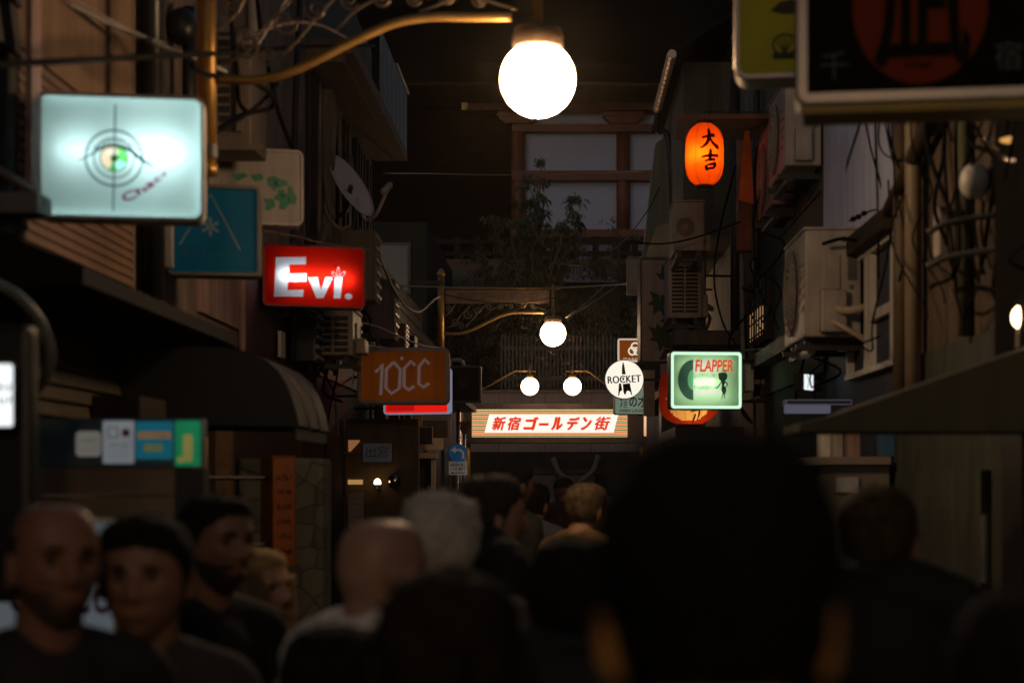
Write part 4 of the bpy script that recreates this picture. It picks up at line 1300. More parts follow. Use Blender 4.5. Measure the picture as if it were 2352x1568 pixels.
# ---------------------------------------------------------------- satellite dish
d = thing('satellite_dish', 'grey satellite dish on a bent arm beside the dark timber eave', 'satellite dish', P(830, 500, 12.5))
c = P(806, 428, 12.5)
rot = Vector((.80, -.30, .47)).to_track_quat('Z', 'Y').to_matrix()
vs, fs = [], []
n, m = 8, 32
for i in range(n + 1):
    r = .26 * i / n
    for k in range(m):
        a = 2 * math.pi * k / m
        vs.append(c + rot @ Vector((r * math.cos(a), r * math.sin(a), .055 * (r / .26) ** 2 - .05)))
for i in range(n):
    for k in range(m):
        fs.append((i * m + k, i * m + (k + 1) % m, (i + 1) * m + (k + 1) % m, (i + 1) * m + k))
dm = M('dish_grey', (.58, .49, .44), rough=.55, var=.12)
o = MB(dm).add(vs, fs).build('reflector', d, True)
md = o.modifiers.new('s', 'SOLIDIFY'); md.thickness = .008
pipe(d, [P(822, 455, 12.55), P(838, 503, 12.4), P(862, 495, 12.2), P(888, 440, 12.0)], .012, dm, 'feed_arm')
MB(grey_plastic).cap(P(882, 440, 12.0), P(895, 425, 12.0), .028, .022).build('feed_horn', d, True)
pipe(d, [c, P(790, 490, 12.7), P(740, 500, 12.75), (XL, 12.75, ZY(500, 12.75))], .018, dark_metal, 'mast')

# ---------------------------------------------------------------- left lower clutter
b = thing('notice_board', 'glossy dark board over planks with white, blue and green notices on it', 'notice board', (P(270, 0, 5.2).x, 5.2, 1.2))
xa, xb = P(82, 0, 5.2).x, P(402, 0, 5.2).x
MB(M('gloss_board', (.09, .14, .18), rough=.25, var=.3, scale=2)).box(xa, P(465, 0, 5.2).x, 5.2, 5.26, ZY(1072, 5.2), ZY(960, 5.2)).build('panel', b)
pk = MB(M('grey_planks', (.24, .18, .13), rough=.75, var=.35, scale=3, bump=.3))
for i in range(4):
    pk.box(xa, xb, 5.203, 5.25, ZY(1072, 5.2) - .085 * (i + 1), ZY(1072, 5.2) - .085 * i - .004)
pk.build('planks', b)
MB(M('board_frame', (.02, .02, .02), rough=.5)).box(xb + .001, xb + .09, 5.19, 5.27, .2, ZY(1072, 5.2) - .002).box(xa - .03, xa - .001, 5.19, 5.27, .2, ZY(960, 5.2)).build('post', b)
for i, (a, c2, t_, u_, mt_, lab) in enumerate(((175, 233, 990, 1048, M('sticker_white', (.52, .52, .48), rough=.4, glow=.17), 'small white rounded notice on the glossy dark board'),  # glow added to notice sheets and prints in place of light on them
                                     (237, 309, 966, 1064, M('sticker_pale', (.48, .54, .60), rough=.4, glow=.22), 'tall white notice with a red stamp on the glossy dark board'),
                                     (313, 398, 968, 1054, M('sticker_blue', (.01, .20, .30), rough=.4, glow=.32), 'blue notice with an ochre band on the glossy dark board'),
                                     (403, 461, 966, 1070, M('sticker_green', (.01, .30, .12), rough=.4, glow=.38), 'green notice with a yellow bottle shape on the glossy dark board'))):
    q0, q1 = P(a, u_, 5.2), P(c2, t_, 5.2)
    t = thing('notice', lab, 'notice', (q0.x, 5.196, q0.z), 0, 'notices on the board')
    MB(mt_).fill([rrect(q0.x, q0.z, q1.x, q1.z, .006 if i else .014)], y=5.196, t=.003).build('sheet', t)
    w_, h_ = q1.x - q0.x, q1.z - q0.z
    mb = MB(M('notice_grey', (.15, .17, .2)))
    if i == 0:
        squiggle(mb, q0.x + w_ * .2, q0.z + h_ * .6, q1.x - w_ * .2, q0.z + h_ * .7, 5.193, 6, .3)
    if i == 1:
        mb.fill([rrect(q0.x + w_ * .15, q0.z + h_ * .6, q0.x + w_ * .5, q0.z + h_ * .85, .006), rrect(q0.x + w_ * .18, q0.z + h_ * .62, q0.x + w_ * .47, q0.z + h_ * .83, .005)], y=5.193)
        squiggle(mb, q0.x + w_ * .2, q0.z + h_ * .4, q1.x - w_ * .2, q0.z + h_ * .46, 5.193, 6, .3)
        mb.m(M('stamp_red', (.35, .06, .08))).fill([circ(q0.x + w_ * .74, q0.z + h_ * .72, w_ * .13)], y=5.193)
    if i == 2:
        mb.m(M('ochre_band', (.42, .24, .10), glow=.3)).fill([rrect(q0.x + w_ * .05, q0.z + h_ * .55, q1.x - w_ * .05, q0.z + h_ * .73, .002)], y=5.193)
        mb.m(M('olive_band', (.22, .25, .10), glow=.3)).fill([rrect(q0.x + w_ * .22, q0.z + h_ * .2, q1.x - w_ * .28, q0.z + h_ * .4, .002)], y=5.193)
        mb.m(M('band_ink', (.1, .12, .1)))
        squiggle(mb, q0.x + w_ * .1, q0.z + h_ * .59, q1.x - w_ * .1, q0.z + h_ * .69, 5.191, 8, .15)
    if i == 3:
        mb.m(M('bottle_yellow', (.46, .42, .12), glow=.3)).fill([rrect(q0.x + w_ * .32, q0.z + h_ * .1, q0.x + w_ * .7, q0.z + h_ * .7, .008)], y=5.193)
        mb.fill([rrect(q0.x + w_ * .1, q0.z + h_ * .08, q0.x + w_ * .36, q0.z + h_ * .2, .004)], y=5.192)
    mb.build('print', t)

for (pts, Y, r, mt_, lab) in (([(-30, 640), (40, 680), (90, 735), (115, 800), (112, 850), (90, 890), (72, 910)], 4.2, .013, M('grey_hose', (.22, .24, .23), rough=.4), 'thick grey flexible hose curving beside the small glowing white sign'),):
    solo('flexible_hose', lab, 'hose', MB(mt_).tube(smooth_path([P(x, y, Y + .05 * i) for i, (x, y) in enumerate(pts)]), r, 12), smooth=True)

for (a, c2, t_, u_, Y, mt_, lab) in ((838, 862, 528, 690, 12.9, grey_wall, 'narrow grey casing end standing out behind the red crown sign'), (878, 906, 640, 778, 15.2, plaster, 'tall plaster coloured casing beyond the red crown sign'),
        (905, 930, 742, 800, 16.5, M('rust_board', (.16, .06, .03), streak=.4), 'small rusty casing above the faded orange sign'), (800, 816, 688, 800, 12.2, pink_plaster, 'pinkish square pipe casing right of the barred air conditioner'),
        (925, 950, 770, 800, 18.0, dark_wood, 'low dark casing left of the golden far lamp post'), (705, 725, 690, 830, 11.0, black_paint, 'black casing left of the barred air conditioner')):
    q0, q1 = P(a, u_, Y), P(c2, t_, Y)
    t = thing('wall_casing', lab, 'casing', (q0.x, Y, q0.z), 0, 'casings standing out from the left row')
    MB(mt_).box(XL + .002, q1.x, Y, Y + .35, q0.z, q1.z).build('casing', t, bevel=.01)
    rv = MB(cream)
    for i in range(6):
        z_ = q0.z + (q1.z - q0.z) * (i + .5) / 6
        rv.box(q1.x + .001, q1.x + .012, Y + .01, Y + .34, z_ - .012, z_ + .012)
    rv.build('ribs', t)

# blue name plate, posters, wall lamps on the left far part
s = place('name_plate', 'dim blue name plate with two dark characters above a small bare bulb', 'sign', 832, 902, 1016, 1062, 13.7, 13.7)
frame(s, .006, .004, .05, M('plate_edge', (.05, .05, .06)))
face(s, M('plate_blue', (.16, .19, .25), rough=.4, glow=.03), y=.004)  # slight glow added to brighten the plate
MB(M('plate_ink', (.03, .035, .06))).text('出窓', *s.p(840, 1050), *s.p(893, 1024), y=.001).build('lettering', s.root)
MB(brown_wood).box(XL - s.root.location.x, -.005, .01, .04, s.h * .45, s.h * .55).build('mounting_arm', s.root)
s = place('poster', 'cream poster with small rows of writing on the dark bar front', 'poster', 800, 835, 1130, 1210, 13.7, 13.7)
MB(M('poster_paper', (.28, .22, .19), rough=.7)).fill([rrect(0, 0, s.w, s.h, .003)], y=0, t=.006).build('sheet', s.root)
mb = MB(letter_dark)
for i in range(5):
    squiggle(mb, s.w * .1, s.h * (.12 + i * .17), s.w * .9, s.h * (.17 + i * .17), -.004, 5, .2)
mb.build('writing', s.root)
b0 = thing('side_panel_wall', 'dark wooden partition with a small lit strip, left of the bare bulb', 'partition', (P(880, 0, 13.9).x, 13.9, 0))
MB(M('partition_board', (.075, .05, .028), rough=.7, var=.3, streak=.4)).box(XL + .003, P(962, 0, 13.9).x, 13.85, 13.96, 0, 2.13).build('board', b0)
MB(EM('strip_amber', (1, .55, .18), .38)).box(P(799, 0, 13.8).x, P(832, 0, 13.8).x, 13.8, 13.845, ZY(1112, 13.8), ZY(1101, 13.8)).build('lit_strip', b0)
MB(EM('orange_pane_glow', (1, .42, .16), .22)).fill([[(P(799, 0, 13.8).x, ZY(1042, 13.8)), (P(825, 0, 13.8).x, ZY(1014, 13.8)), (P(825, 0, 13.8).x, ZY(1010, 13.8)), (P(799, 0, 13.8).x, ZY(1010, 13.8))]], y=13.83).build('lit_pane', b0)
t = thing('wall_bulb', 'small lit bare bulb on the dark wooden partition', 'lamp', P(867, 1118, 13.7))
MB(EM('bulb_glow', (1, .6, .25), 8)).ell(P(867, 1108, 13.7), (.028, .028, .034)).build('bulb', t, True)
MB(chrome).lathe([(.03, 0), (.03, .03), (.015, .05)], P(867, 1122, 13.7), 14).box(P(867, 0, 0).x - .008 if False else P(867, 0, 13.7).x - .008, P(867, 0, 13.7).x + .008, 13.7, 13.85, ZY(1122, 13.7), ZY(1122, 13.7) + .01).build('lamp_holder', t)
t = thing('wall_mirror', 'small round dark mirror beside the lit bare bulb', 'mirror', P(905, 1108, 13.75))
MB(M('mirror_dark', (.3, .28, .25), rough=.08, metal=1)).ell(P(905, 1105, 13.78), (.056, .03, .056)).build('mirror_face', t, True)
MB(dark_metal).lathe([(.065, -.01), (.065, .03)], P(905, 1105, 13.8), 24, 'y').build('mirror_frame', t)

# stacked doorway details further down on the left
for i, (xa_, xb_, ya_, yb2, Y, mt_, nm, lab) in enumerate((
        (940, 1000, 1040, 1160, 20.0, M('pale_door_frame', (.30, .24, .17), rough=.5), 'door_frame', 'pale square door frame between the name plate and the blue arrow sign'),)):
    t = thing(nm, lab, 'door frame', (P((xa_ + xb_) / 2, 0, Y).x, Y, 0))
    q0, q1 = P(xa_, yb2, Y), P(xb_, ya_, Y)
    MB(mt_).box(q0.x, q0.x + .05, Y, Y + .08, 0, q1.z - .061).box(q1.x - .05, q1.x, Y, Y + .08, 0, q1.z - .061).box(q0.x - .02, q1.x + .02, Y - .01, Y + .09, q1.z - .06, q1.z).build('jambs', t)
    MB(dark_wood).box(q0.x + .053, q1.x - .053, Y + .03, Y + .06, 0, q1.z - .063).build('door', t)
shp = ((905, 960, 18.5, .22, brown_wood), (965, 1000, 19.2, .28, pink_plaster), (1000, 985, 20.5, .3, dark_wood), (930, 1000, 19.0, .25, plaster), (880, 990, 17.6, .2, M('rust_board', (.16, .06, .03), streak=.4)),
       (985, 1010, 20.8, .35, M('pale_board', (.28, .2, .16))), (905, 1010, 18.3, .18, cream))
for i, (px, py, Y, sz, mt_) in enumerate(shp):
    q0 = P(px, py, Y)
    mb = MB(mt_).box(q0.x - sz / 2, q0.x + sz / 2, Y, Y + .05, q0.z - sz * .35, q0.z + sz * .35)
    t = solo('bar_nameboard', ['plain brown wooden nameboard low under the red lit sign', 'pinkish nameboard under the red lit sign', 'dark wooden nameboard closest to the steel gate post',
             'grey plaster coloured nameboard above the pale door frame', 'rusty board under the faded orange sign', 'pale nameboard beside the steel gate post', 'small cream nameboard left of the pale door frame'][i], 'signboard', mb, 'nameboards crowded on the left far fronts', bevel=.006)

# traffic sign
q0 = P(1052, 1040, 26)
t = thing('traffic_sign', 'round blue road sign with a white left arrow above a white plate on a pole', 'road sign', (q0.x, 26, 0))
MB(chrome).tube([(q0.x, 26.05, 0), (q0.x, 26.05, 2.7)], .03, 12).build('pole', t, True)
rr_ = 21 * 26 / F
MB(M('sign_blue', (.02, .20, .5), rough=.35, glow=.08)).lathe([(rr_, 0), (rr_, .02)], (q0.x, 26 - .01, q0.z), 36, 'y').build('disc', t)  # faint glow on disc, arrow and plate in place of lamplight
mb = MB(M('sign_white', (.8, .76, .72), rough=.4, glow=.05))
u = 26 / F
mb.stroke([(q0.x + 12 * u, q0.z - 13 * u), (q0.x + 12 * u, q0.z + 1 * u), (q0.x + 6 * u, q0.z + 7 * u), (q0.x - 6 * u, q0.z + 7 * u)], 5.5 * u, y=25.985, sm=False)
mb.fill([[(q0.x - 17 * u, q0.z + 7 * u), (q0.x - 5 * u, q0.z + 15 * u), (q0.x - 5 * u, q0.z - 1 * u)]], y=25.984)
mb.build('arrow', t)
q1 = P(1052, 1075, 26)
MB(M('sign_white', (.5, .48, .46))).box(q1.x - 21 * u, q1.x + 21 * u, 25.99, 26.01, q1.z - 15 * u, q1.z + 16 * u).build('plate', t)
mb = MB(letter_dark).text('自転車を除く', q1.x - 17 * u, q1.z + 4 * u, q1.x + 17 * u, q1.z + 12 * u, y=25.985, bold=.01).text('一方通行', q1.x - 17 * u, q1.z - 6 * u, q1.x + 17 * u, q1.z + 3 * u, y=25.985, bold=.01)
mb.stroke([(q1.x + 16 * u, q1.z - 10.5 * u), (q1.x - 12 * u, q1.z - 10.5 * u)], 2 * u, y=25.985).fill([[(q1.x - 17 * u, q1.z - 10.5 * u), (q1.x - 11 * u, q1.z - 7.5 * u), (q1.x - 11 * u, q1.z - 13.5 * u)]], y=25.984)
mb.build('lettering', t)
q2 = P(1066, 985, 27)
t = thing('give_way_sign', 'dim red triangular road sign beside the lit gate sign', 'road sign', (q2.x, 27, 0))
MB(M('sign_red', (.16, .02, .012), rough=.5)).fill([[(q2.x - .13, q2.z + .12), (q2.x + .13, q2.z + .12), (q2.x, q2.z - .13)]], y=27, t=.01).build('triangle', t)
MB(chrome).tube([(q2.x, 27.04, 0), (q2.x, 27.04, q2.z + .1)], .025, 10).build('pole', t, True)

# ---------------------------------------------------------------- right lower clutter
s = place('lightbox_sign', 'small glowing white sign under the ledge of the lattice window', 'sign', 1846, 1870, 857, 896, 9.9, 10.0, 'sign boxes on the right wall')
frame(s, .004, .004, .06, dark_metal)
face(s, EM('cool_white_glow', (.9, .97, 1), 1.0), y=.003)
MB(letter_dark).stroke([(s.w * .4, s.h * .15), (s.w * .5, s.h * .6), (s.w * .35, s.h * .9)], .006, y=.001).build('drawing', s.root)
arm(s, 1, XR)
t = solo('tube_lamp', 'dim white strip lamp housing above the olive awning', 'lamp', MB(EM('pale_strip_glow', (.75, .75, 1), .10)).box(P(1806, 0, 9.4).x, P(1908, 0, 9.4).x, 9.4, 9.5, ZY(948, 9.4), ZY(930, 9.4)).m(dark_metal).box(P(1804, 0, 9.4).x, XR, 9.38, 9.52, ZY(929.5, 9.4), ZY(918, 9.4)), bevel=.004)
for i, (px, Y, w_, h_, top, mt_, lab) in enumerate(((1898, 8.7, .06, .16, 1002, white_plastic, 'narrow white bottle crate edge on the shelf under the olive awning'), (1925, 8.6, .05, .15, 1003, cream, 'cream box on the shelf under the olive awning'),
                                               (1962, 8.5, .06, .15, 1002, pink_plaster, 'pinkish box on the shelf under the olive awning'), (2040, 8.3, .07, .14, 1020, M('blue_cloth', (.03, .10, .18)), 'blue container on the shelf under the olive awning'))):
    x_ = P(px, 0, Y).x
    z_ = 1.755
    solo('shelf_box', lab, 'box', MB(mt_).box(x_ - w_ / 2, x_ + w_ / 2, Y, Y + .12, z_, z_ + h_), 'things on the shelf under the awning', bevel=.006)
t = thing('shelf_cabinet', 'pale grey cabinet with a ledge under the olive awning', 'cabinet', (1.4, 8.6, 0))
MB(M('ledge_pale', (.21, .17, .14), rough=.7)).box(P(1845, 0, 8.3).x, XR - .012, 8.2, 8.9, 1.715, 1.753).build('ledge', t, bevel=.004)
MB(M('cabinet_grey', (.15, .135, .11), rough=.7, streak=.3)).box(P(1880, 0, 8.3).x, XR - .012, 8.25, 8.85, 0, 1.713).build('body', t)
MB(M('cabinet_bulb', (.34, .34, .36))).box(P(1925, 0, 8.2).x, P(1975, 0, 8.2).x, 8.235, 8.248, ZY(1130, 8.2), ZY(1095, 8.2)).build('notice', t)
t = thing('electric_box', 'white electrical box on the wall beside the green record sign', 'box', P(1722, 900, 13.3))
MB(white_plastic).box(P(1708, 0, 13.3).x, P(1732, 0, 13.3).x, 13.3, 13.5, ZY(898, 13.3), ZY(836, 13.3)).build('casing', t, bevel=.008)
MB(grey_plastic).box(P(1730, 0, 13.3).x - .004, XR, 13.38, 13.46, ZY(880, 13.3), ZY(870, 13.3)).build('conduit', t)
# small bulb at the right edge
t = thing('wall_bulb', 'small lit round bulb against the rough brown wall above the olive awning', 'lamp', P(2345, 760, 5.6))
MB(EM('edge_bulb', (1, .68, .34), 9)).ell(P(2348, 728, 5.6), (.035, .035, .04)).build('bulb', t, True)
MB(chrome).lathe([(.022, 0), (.02, .05), (.012, .07)], P(2348, 728, 5.6) - Vector((0, 0, .1)), 14).tube([P(2348, 728, 5.6) - Vector((0, 0, .08)), (XR, 5.6, ZY(728, 5.6) - .08)], .008, 6).build('lamp_holder', t)
t = thing('wall_bulb', 'dim wall lamp with a curved arm near the top of the rough brown wall', 'lamp', P(2340, 345, 5.7))
MB(EM('dim_bulb', (1, .5, .15), .7)).ell(P(2330, 322, 5.7), (.05, .03, .012)).build('bulb', t, True)
MB(chrome).tube(smooth_path([P(2262, 318, 5.7), P(2285, 345, 5.7), P(2310, 366, 5.7), P(2352, 368, 5.6), (XR, 5.5, ZY(360, 5.5))]), .008, 8).build('lamp_arm', t, True)

# ================================================================ beyond the gate
st = MB(asphalt).box(-30, 30, 27.4, 31.6, .001, .006).build('street'); st['kind'] = 'structure'
b = bld('low wide building across the street with a tiled fascia and shutters', 32, 38, x=0)
MB(dark_wall).box(-9, 9, 32.03, 37.8, 0, 2.14).build('ground_floor', b)
MB(fascia_m).box(-9, 9, 32, 37.8, 2.143, 3.24).build('fascia', b)
j = MB(M('tile_joint', (.10, .06, .045)))
for px in range(0, 60):
    x_ = -8.9 + px * .86
    if x_ > 9: break
    j.box(x_, x_ + .012, 31.997, 32.01, 2.15, 3.235)
j.build('tile_joint', b)
MB(trim).box(-9, 9, 31.96, 32.0, 3.243, 3.30).build('coping', b)
for px in (1238, 1330):
    q0 = P(px, 1140, 32)
    sh = siding(MB(M('far_shutter', (.12, .09, .06), rough=.5, streak=.3)), 0, 0, .62, .2, 1.72, .05, -1)
    sh.v = [(q0.x - .31 + v[1], 32.02 + v[0], v[2]) for v in sh.v]
    sh.build('shutter', b)
    MB(dark_metal).box(q0.x - .34, q0.x + .34, 31.98, 32.028, 1.725, 1.82).build('shutter_box', b)
sp = MB(M('pale_pipe', (.17, .13, .09)))
sp.tube(smooth_path([P(1270, 1050, 31.9), P(1285, 1085, 31.9), P(1315, 1105, 31.9), P(1322, 1130, 31.9)]), .05, 8).tube(smooth_path([P(1375, 1045, 31.9), P(1362, 1080, 31.9), P(1335, 1105, 31.9), P(1322, 1130, 31.9)]), .05, 8).build('forked_pipe', b, True)

f = thing('picket_fence', 'grey picket fence on the roof edge behind the gate lamps', 'fence', (0, 34, 3.24))
fm = M('fence_grey', (.05, .042, .038), rough=.7, var=.3)
mb = MB(fm)
x_ = P(1150, 0, 34).x
while x_ < P(1420, 0, 34).x:
    mb.box(x_, x_ + .035, 34, 34.03, 3.3, ZY(772 + rnd.uniform(-4, 4), 34))
    x_ += .075
mb.build('pickets', f)
MB(fm).box(P(1150, 0, 34).x, P(1420, 0, 34).x, 34.031, 34.06, 3.6, 3.68).box(P(1150, 0, 34).x, P(1420, 0, 34).x, 34.031, 34.06, 4.2, 4.28).build('rail', f)
b = bld('shed with a crumpled pale metal roof below the wine-red shrine hall', 38.5, 41, 'shed', 'garden_shed', x=P(1340, 0, 39).x)
MB(dark_wall).box(P(1265, 0, 39).x, P(1425, 0, 39).x, 39, 40.5, 3.2, ZY(648, 39)).build('wall', b)
rm = MB(M('pale_tin', (.30, .30, .36), rough=.35, metal=.3, var=.3))
pts = [(1280, 645), (1300, 628), (1330, 634), (1352, 615), (1380, 632), (1420, 640)]
for (a, c2), (a2, c3) in zip(pts, pts[1:]):
    rm.add([P(a, 648, 38.8), P(a2, 648, 38.8), P(a2, c3, 40.2), P(a, c2, 40.2)], [(0, 1, 2, 3)])
rm.build('roof', b)
bw = MB(M('grille_grey', (.16, .15, .15)))
for i in range(7):
    bw.box(P(1292 + i * 7, 0, 38.7).x, P(1295 + i * 7, 0, 38.7).x, 38.7, 38.74, ZY(636, 38.7), ZY(612, 38.7))
bw.box(P(1290, 0, 38.7).x, P(1340, 0, 38.7).x, 38.66, 38.698, ZY(612, 38.7), ZY(609, 38.7)).build('window_grille', b)

SY = 46.0
b = bld('shrine hall with wine-red columns, beams and pale plaster panels under a dark roof', 46, 58, 'shrine hall', 'shrine_hall', x=P(1432, 0, SY).x)
sx = lambda px: P(px, 0, SY).x
sz = lambda py: ZY(py, SY)
MB(shrine_plaster).box(sx(1185), sx(1900), SY + .35, SY + .55, sz(532), sz(250)).build('plaster_panel', b)
MB(M('dark_hall', (.007, .004, .003), rough=1, spec=.05)).box(sx(700), sx(1182), SY + .3, SY + .55, sz(620), sz(240)).build('dark_bay', b)
for px in (1190, 1432, 1674):
    MB(vermilion).lathe([(.185, sz(600)), (.185, sz(258))], (sx(px), SY + .2, 0), 24).build('column', b, True)
for px in (1190, 1432, 1674):
    MB(vermilion).hexa([(sx(px) - .56, SY - .1, sz(268)), (sx(px) + .56, SY - .1, sz(268)), (sx(px) + .56, SY + .3, sz(268)), (sx(px) - .56, SY + .3, sz(268))][::1],
                       [(sx(px) - .56, SY - .1, sz(258)), (sx(px) + .56, SY - .1, sz(258)), (sx(px) + .56, SY + .3, sz(258)), (sx(px) - .56, SY + .3, sz(258))]) \
        .hexa([(sx(px) - .34, SY - .08, sz(284)), (sx(px) + .34, SY - .08, sz(284)), (sx(px) + .34, SY + .28, sz(284)), (sx(px) - .34, SY + .28, sz(284))],
              [(sx(px) - .54, SY - .08, sz(268.5)), (sx(px) + .54, SY - .08, sz(268.5)), (sx(px) + .54, SY + .28, sz(268.5)), (sx(px) - .54, SY + .28, sz(268.5))]).build('bracket', b)
for i, (t_, u_, dp) in enumerate(((240, 257, -.25), (285, 302, -.02), (392, 414, -.03), (527, 545, -.04))):
    MB(vermilion).box(sx(1176 if i else 1062), sx(1900), SY + dp, SY + .33, sz(u_), sz(t_)).build('beam', b)
MB(M('brass_cap', (.5, .36, .16), rough=.3, metal=.6)).box(sx(1066) - .05, sx(1075), SY - .27, SY - .252, sz(257), sz(241)).build('beam_cap', b)
rl = MB(M('railing_dark', (.010, .004, .003), rough=1)).box(sx(900), sx(1900), SY - .5, SY - .35, sz(566), sz(556)).box(sx(900), sx(1900), SY - .5, SY - .35, sz(592), sz(582))
for px in range(910, 1900, 45):
    rl.box(sx(px), sx(px + 14), SY - .49, SY - .36, sz(640), sz(548))
rl.build('railing', b)
MB(M('floor_dark', (.05, .02, .012))).box(sx(700), sx(1900), SY - .6, SY + 8, sz(660), sz(602)).build('floor_slab', b)
MB(shrine_plaster).box(sx(1200), sx(1900), SY + .4, SY + .5, sz(600), sz(535)).build('lower_panel', b)
MB(roof_m).hexa([(-12, SY - 2.2, sz(232)), (12, SY - 2.2, sz(232)), (12, SY + 12, sz(232) + 9), (-12, SY + 12, sz(232) + 9)], [(-12, SY - 2.2, sz(232) + .5), (12, SY - 2.2, sz(232) + .5), (12, SY + 12, sz(232) + 9.5), (-12, SY + 12, sz(232) + 9.5)]).build('roof', b)
MB(M('soffit', (.02, .015, .01))).box(-12, 12, SY - 2.1, SY + 3, sz(236), sz(234)).box(-12, 12, SY + 1, SY + 3, sz(236) + .001, sz(236) + 1.6).build('soffit', b)
rf = MB(M('rafter_dark', (.035, .03, .02)))
for i in range(60):
    rf.box(-11.8 + i * .4, -11.68 + i * .4, SY - 2.15, SY + .2, sz(238), sz(236.2))
rf.build('rafter', b)
# hillside / retaining wall under the hall
mb = MB(M('retaining_stone', (.05, .045, .035), rough=.9, var=.4, bump=.5)).box(-14, 14, 42, 60, 0, sz(662)).build('retaining_terrace'); mb['kind'] = 'structure'
# dark neighbouring blocks that close the view
for (xa_, xb_, ya_, yb2, h_, lab) in ((-16, -2.6, 33, 41, 6.6, 'dark block of flats across the street, left of the shrine hall'), (3.4, 14, 33, 41, 7.5, 'dark block across the street, right of the shrine hall')):
    b = bld(lab, ya_, yb2, x=(xa_ + xb_) / 2, name='apartment_block')
    MB(M('dark_block', (.010, .009, .007), rough=.9, var=.3, bump=.2)).box(xa_, xb_, ya_, yb2, 0, h_).build('wall', b)
    for zz in (3.6, 5.2):
        for xx in np.arange(max(xa_, -6) + .6, min(xb_, 7) - 1, 1.6):
            wf = MB(dark_metal).box(float(xx), float(xx) + .9, ya_ - .04, ya_ - .001, zz, zz + 1).build('window_frame', b)
            MB(M('night_glass', (.012, .014, .018), rough=.08)).box(float(xx) + .06, float(xx) + .84, ya_ - .044, ya_ - .041, zz + .06, zz + .94).build('pane', wf)

# ---------------------------------------------------------------- trees
leaf_m = M('leaf_green', (.028, .036, .018), rough=.6, var=.5, scale=2)
leaf_d = M('leaf_dark', (.012, .017, .010), rough=.6, var=.5, scale=2)
bark = M('bark', (.06, .045, .03), rough=.9, var=.3, bump=.5)
def tree(label, x, y, z0, boughs, nl, ls, seed, mat, spread=.32):
    r_ = random.Random(seed)
    t = thing('tree', label, 'tree', (x, y, z0))
    tk = MB(bark)
    tips = []
    for bx, by, bz in boughs:
        mid = Vector((x + bx * .35, y + by * .4, z0 + (bz - z0) * .55))
        end = Vector((x + bx, y + by, bz))
        pts = smooth_path([(x, y, z0), (x + bx * .1, y + by * .1, z0 + (bz - z0) * .28), mid, end], 6)
        n_ = len(pts)
        tk.tube(pts, [.09 * (1 - .9 * i / n_) for i in range(n_)], 7)
        for i in range(n_ // 3, n_):
            for k_ in range(3):
                d_ = Vector((r_.gauss(0, 1), r_.gauss(0, 1), r_.gauss(.2, .7))).normalized() * r_.uniform(.2, .75) * spread * 2
                tw_ = pts[i] + d_
                tk.tube([pts[i], pts[i].lerp(tw_, .5) + Vector((0, 0, .04)), tw_], [.012, .008, .003], 4)
                tips.append((pts[i], tw_))
    tk.build('trunk', t)
    v, f = [], []
    for _ in range(nl):
        a, c2 = r_.choice(tips)
        p = a.lerp(c2, r_.uniform(.25, 1.1)) + Vector((r_.gauss(0, .05), r_.gauss(0, .05), r_.gauss(0, .04)))
        an = r_.uniform(0, 6.28)
        dr = Vector((math.cos(an) * .7, math.sin(an) * .7, -r_.uniform(.3, 1.2))).normalized()
        sd = dr.cross(Vector((r_.gauss(0, 1), r_.gauss(0, 1), r_.gauss(0, 1)))).normalized()
        l = ls * r_.uniform(.6, 1.2)
        k_ = len(v)
        v += [p, p + dr * l * .4 + sd * l * .13, p + dr * l + Vector((0, 0, -l * .15)), p + dr * l * .4 - sd * l * .13]
        f.append((k_, k_ + 1, k_ + 2, k_ + 3))
    MB(mat).add(v, f).build('crown', t)
    return t
q0 = P(1220, 600, 36)
tree('slender tree with drooping narrow leaves in front of the pale shrine panels', q0.x, 36, 3.2,
     [(P(1243, 0, 36).x - q0.x, 0, ZY(375, 36)), (P(1205, 0, 36).x - q0.x, .3, ZY(420, 36)), (P(1320, 0, 36).x - q0.x, -.2, ZY(455, 36)), (P(1330, 0, 36).x - q0.x, .2, ZY(515, 36)),
      (P(1275, 0, 36).x - q0.x, .2, ZY(525, 36)), (P(1170, 0, 36).x - q0.x, -.3, ZY(520, 36)), (P(1250, 0, 36).x - q0.x, .1, ZY(450, 36)), (P(1290, 0, 36).x - q0.x, .1, ZY(560, 36)), (P(1130, 0, 36).x - q0.x, .1, ZY(500, 36)), (P(1100, 0, 36).x - q0.x, .1, ZY(590, 36)), (P(1225, 0, 36).x - q0.x, -.1, ZY(500, 36)), (P(1190, 0, 36).x - q0.x, -.1, ZY(470, 36))], 12000, .16, 3, leaf_m, .2)
for i, (px, py, Y, wd, lab) in enumerate(((1080, 640, 35.2, 1.1, 'dark bushy tree left of the slender drooping tree'), (1180, 690, 35.4, 1.0, 'low dark bushy tree below the slender drooping tree'), (1330, 700, 37, 1.2, 'dark bushy tree below the crumpled pale roof'),
                                          (1440, 690, 36, 1.0, 'dark bushy tree behind the small wire panel'), (985, 690, 35, 1.0, 'dark bushy tree behind the golden lamp post'), (1400, 560, 39.5, .9, 'dark bushy tree in front of the shrine railing'))):
    x_ = P(px, 0, Y).x
    r_ = random.Random(50 + i)
    tree(lab, x_, Y, 3.2, [(r_.uniform(-wd, wd), r_.uniform(-.5, .5), ZY(py + r_.uniform(-35, 80), Y)) for _ in range(9)], 5000, .13, 60 + i, (leaf_d, leaf_m)[i % 2], .42)

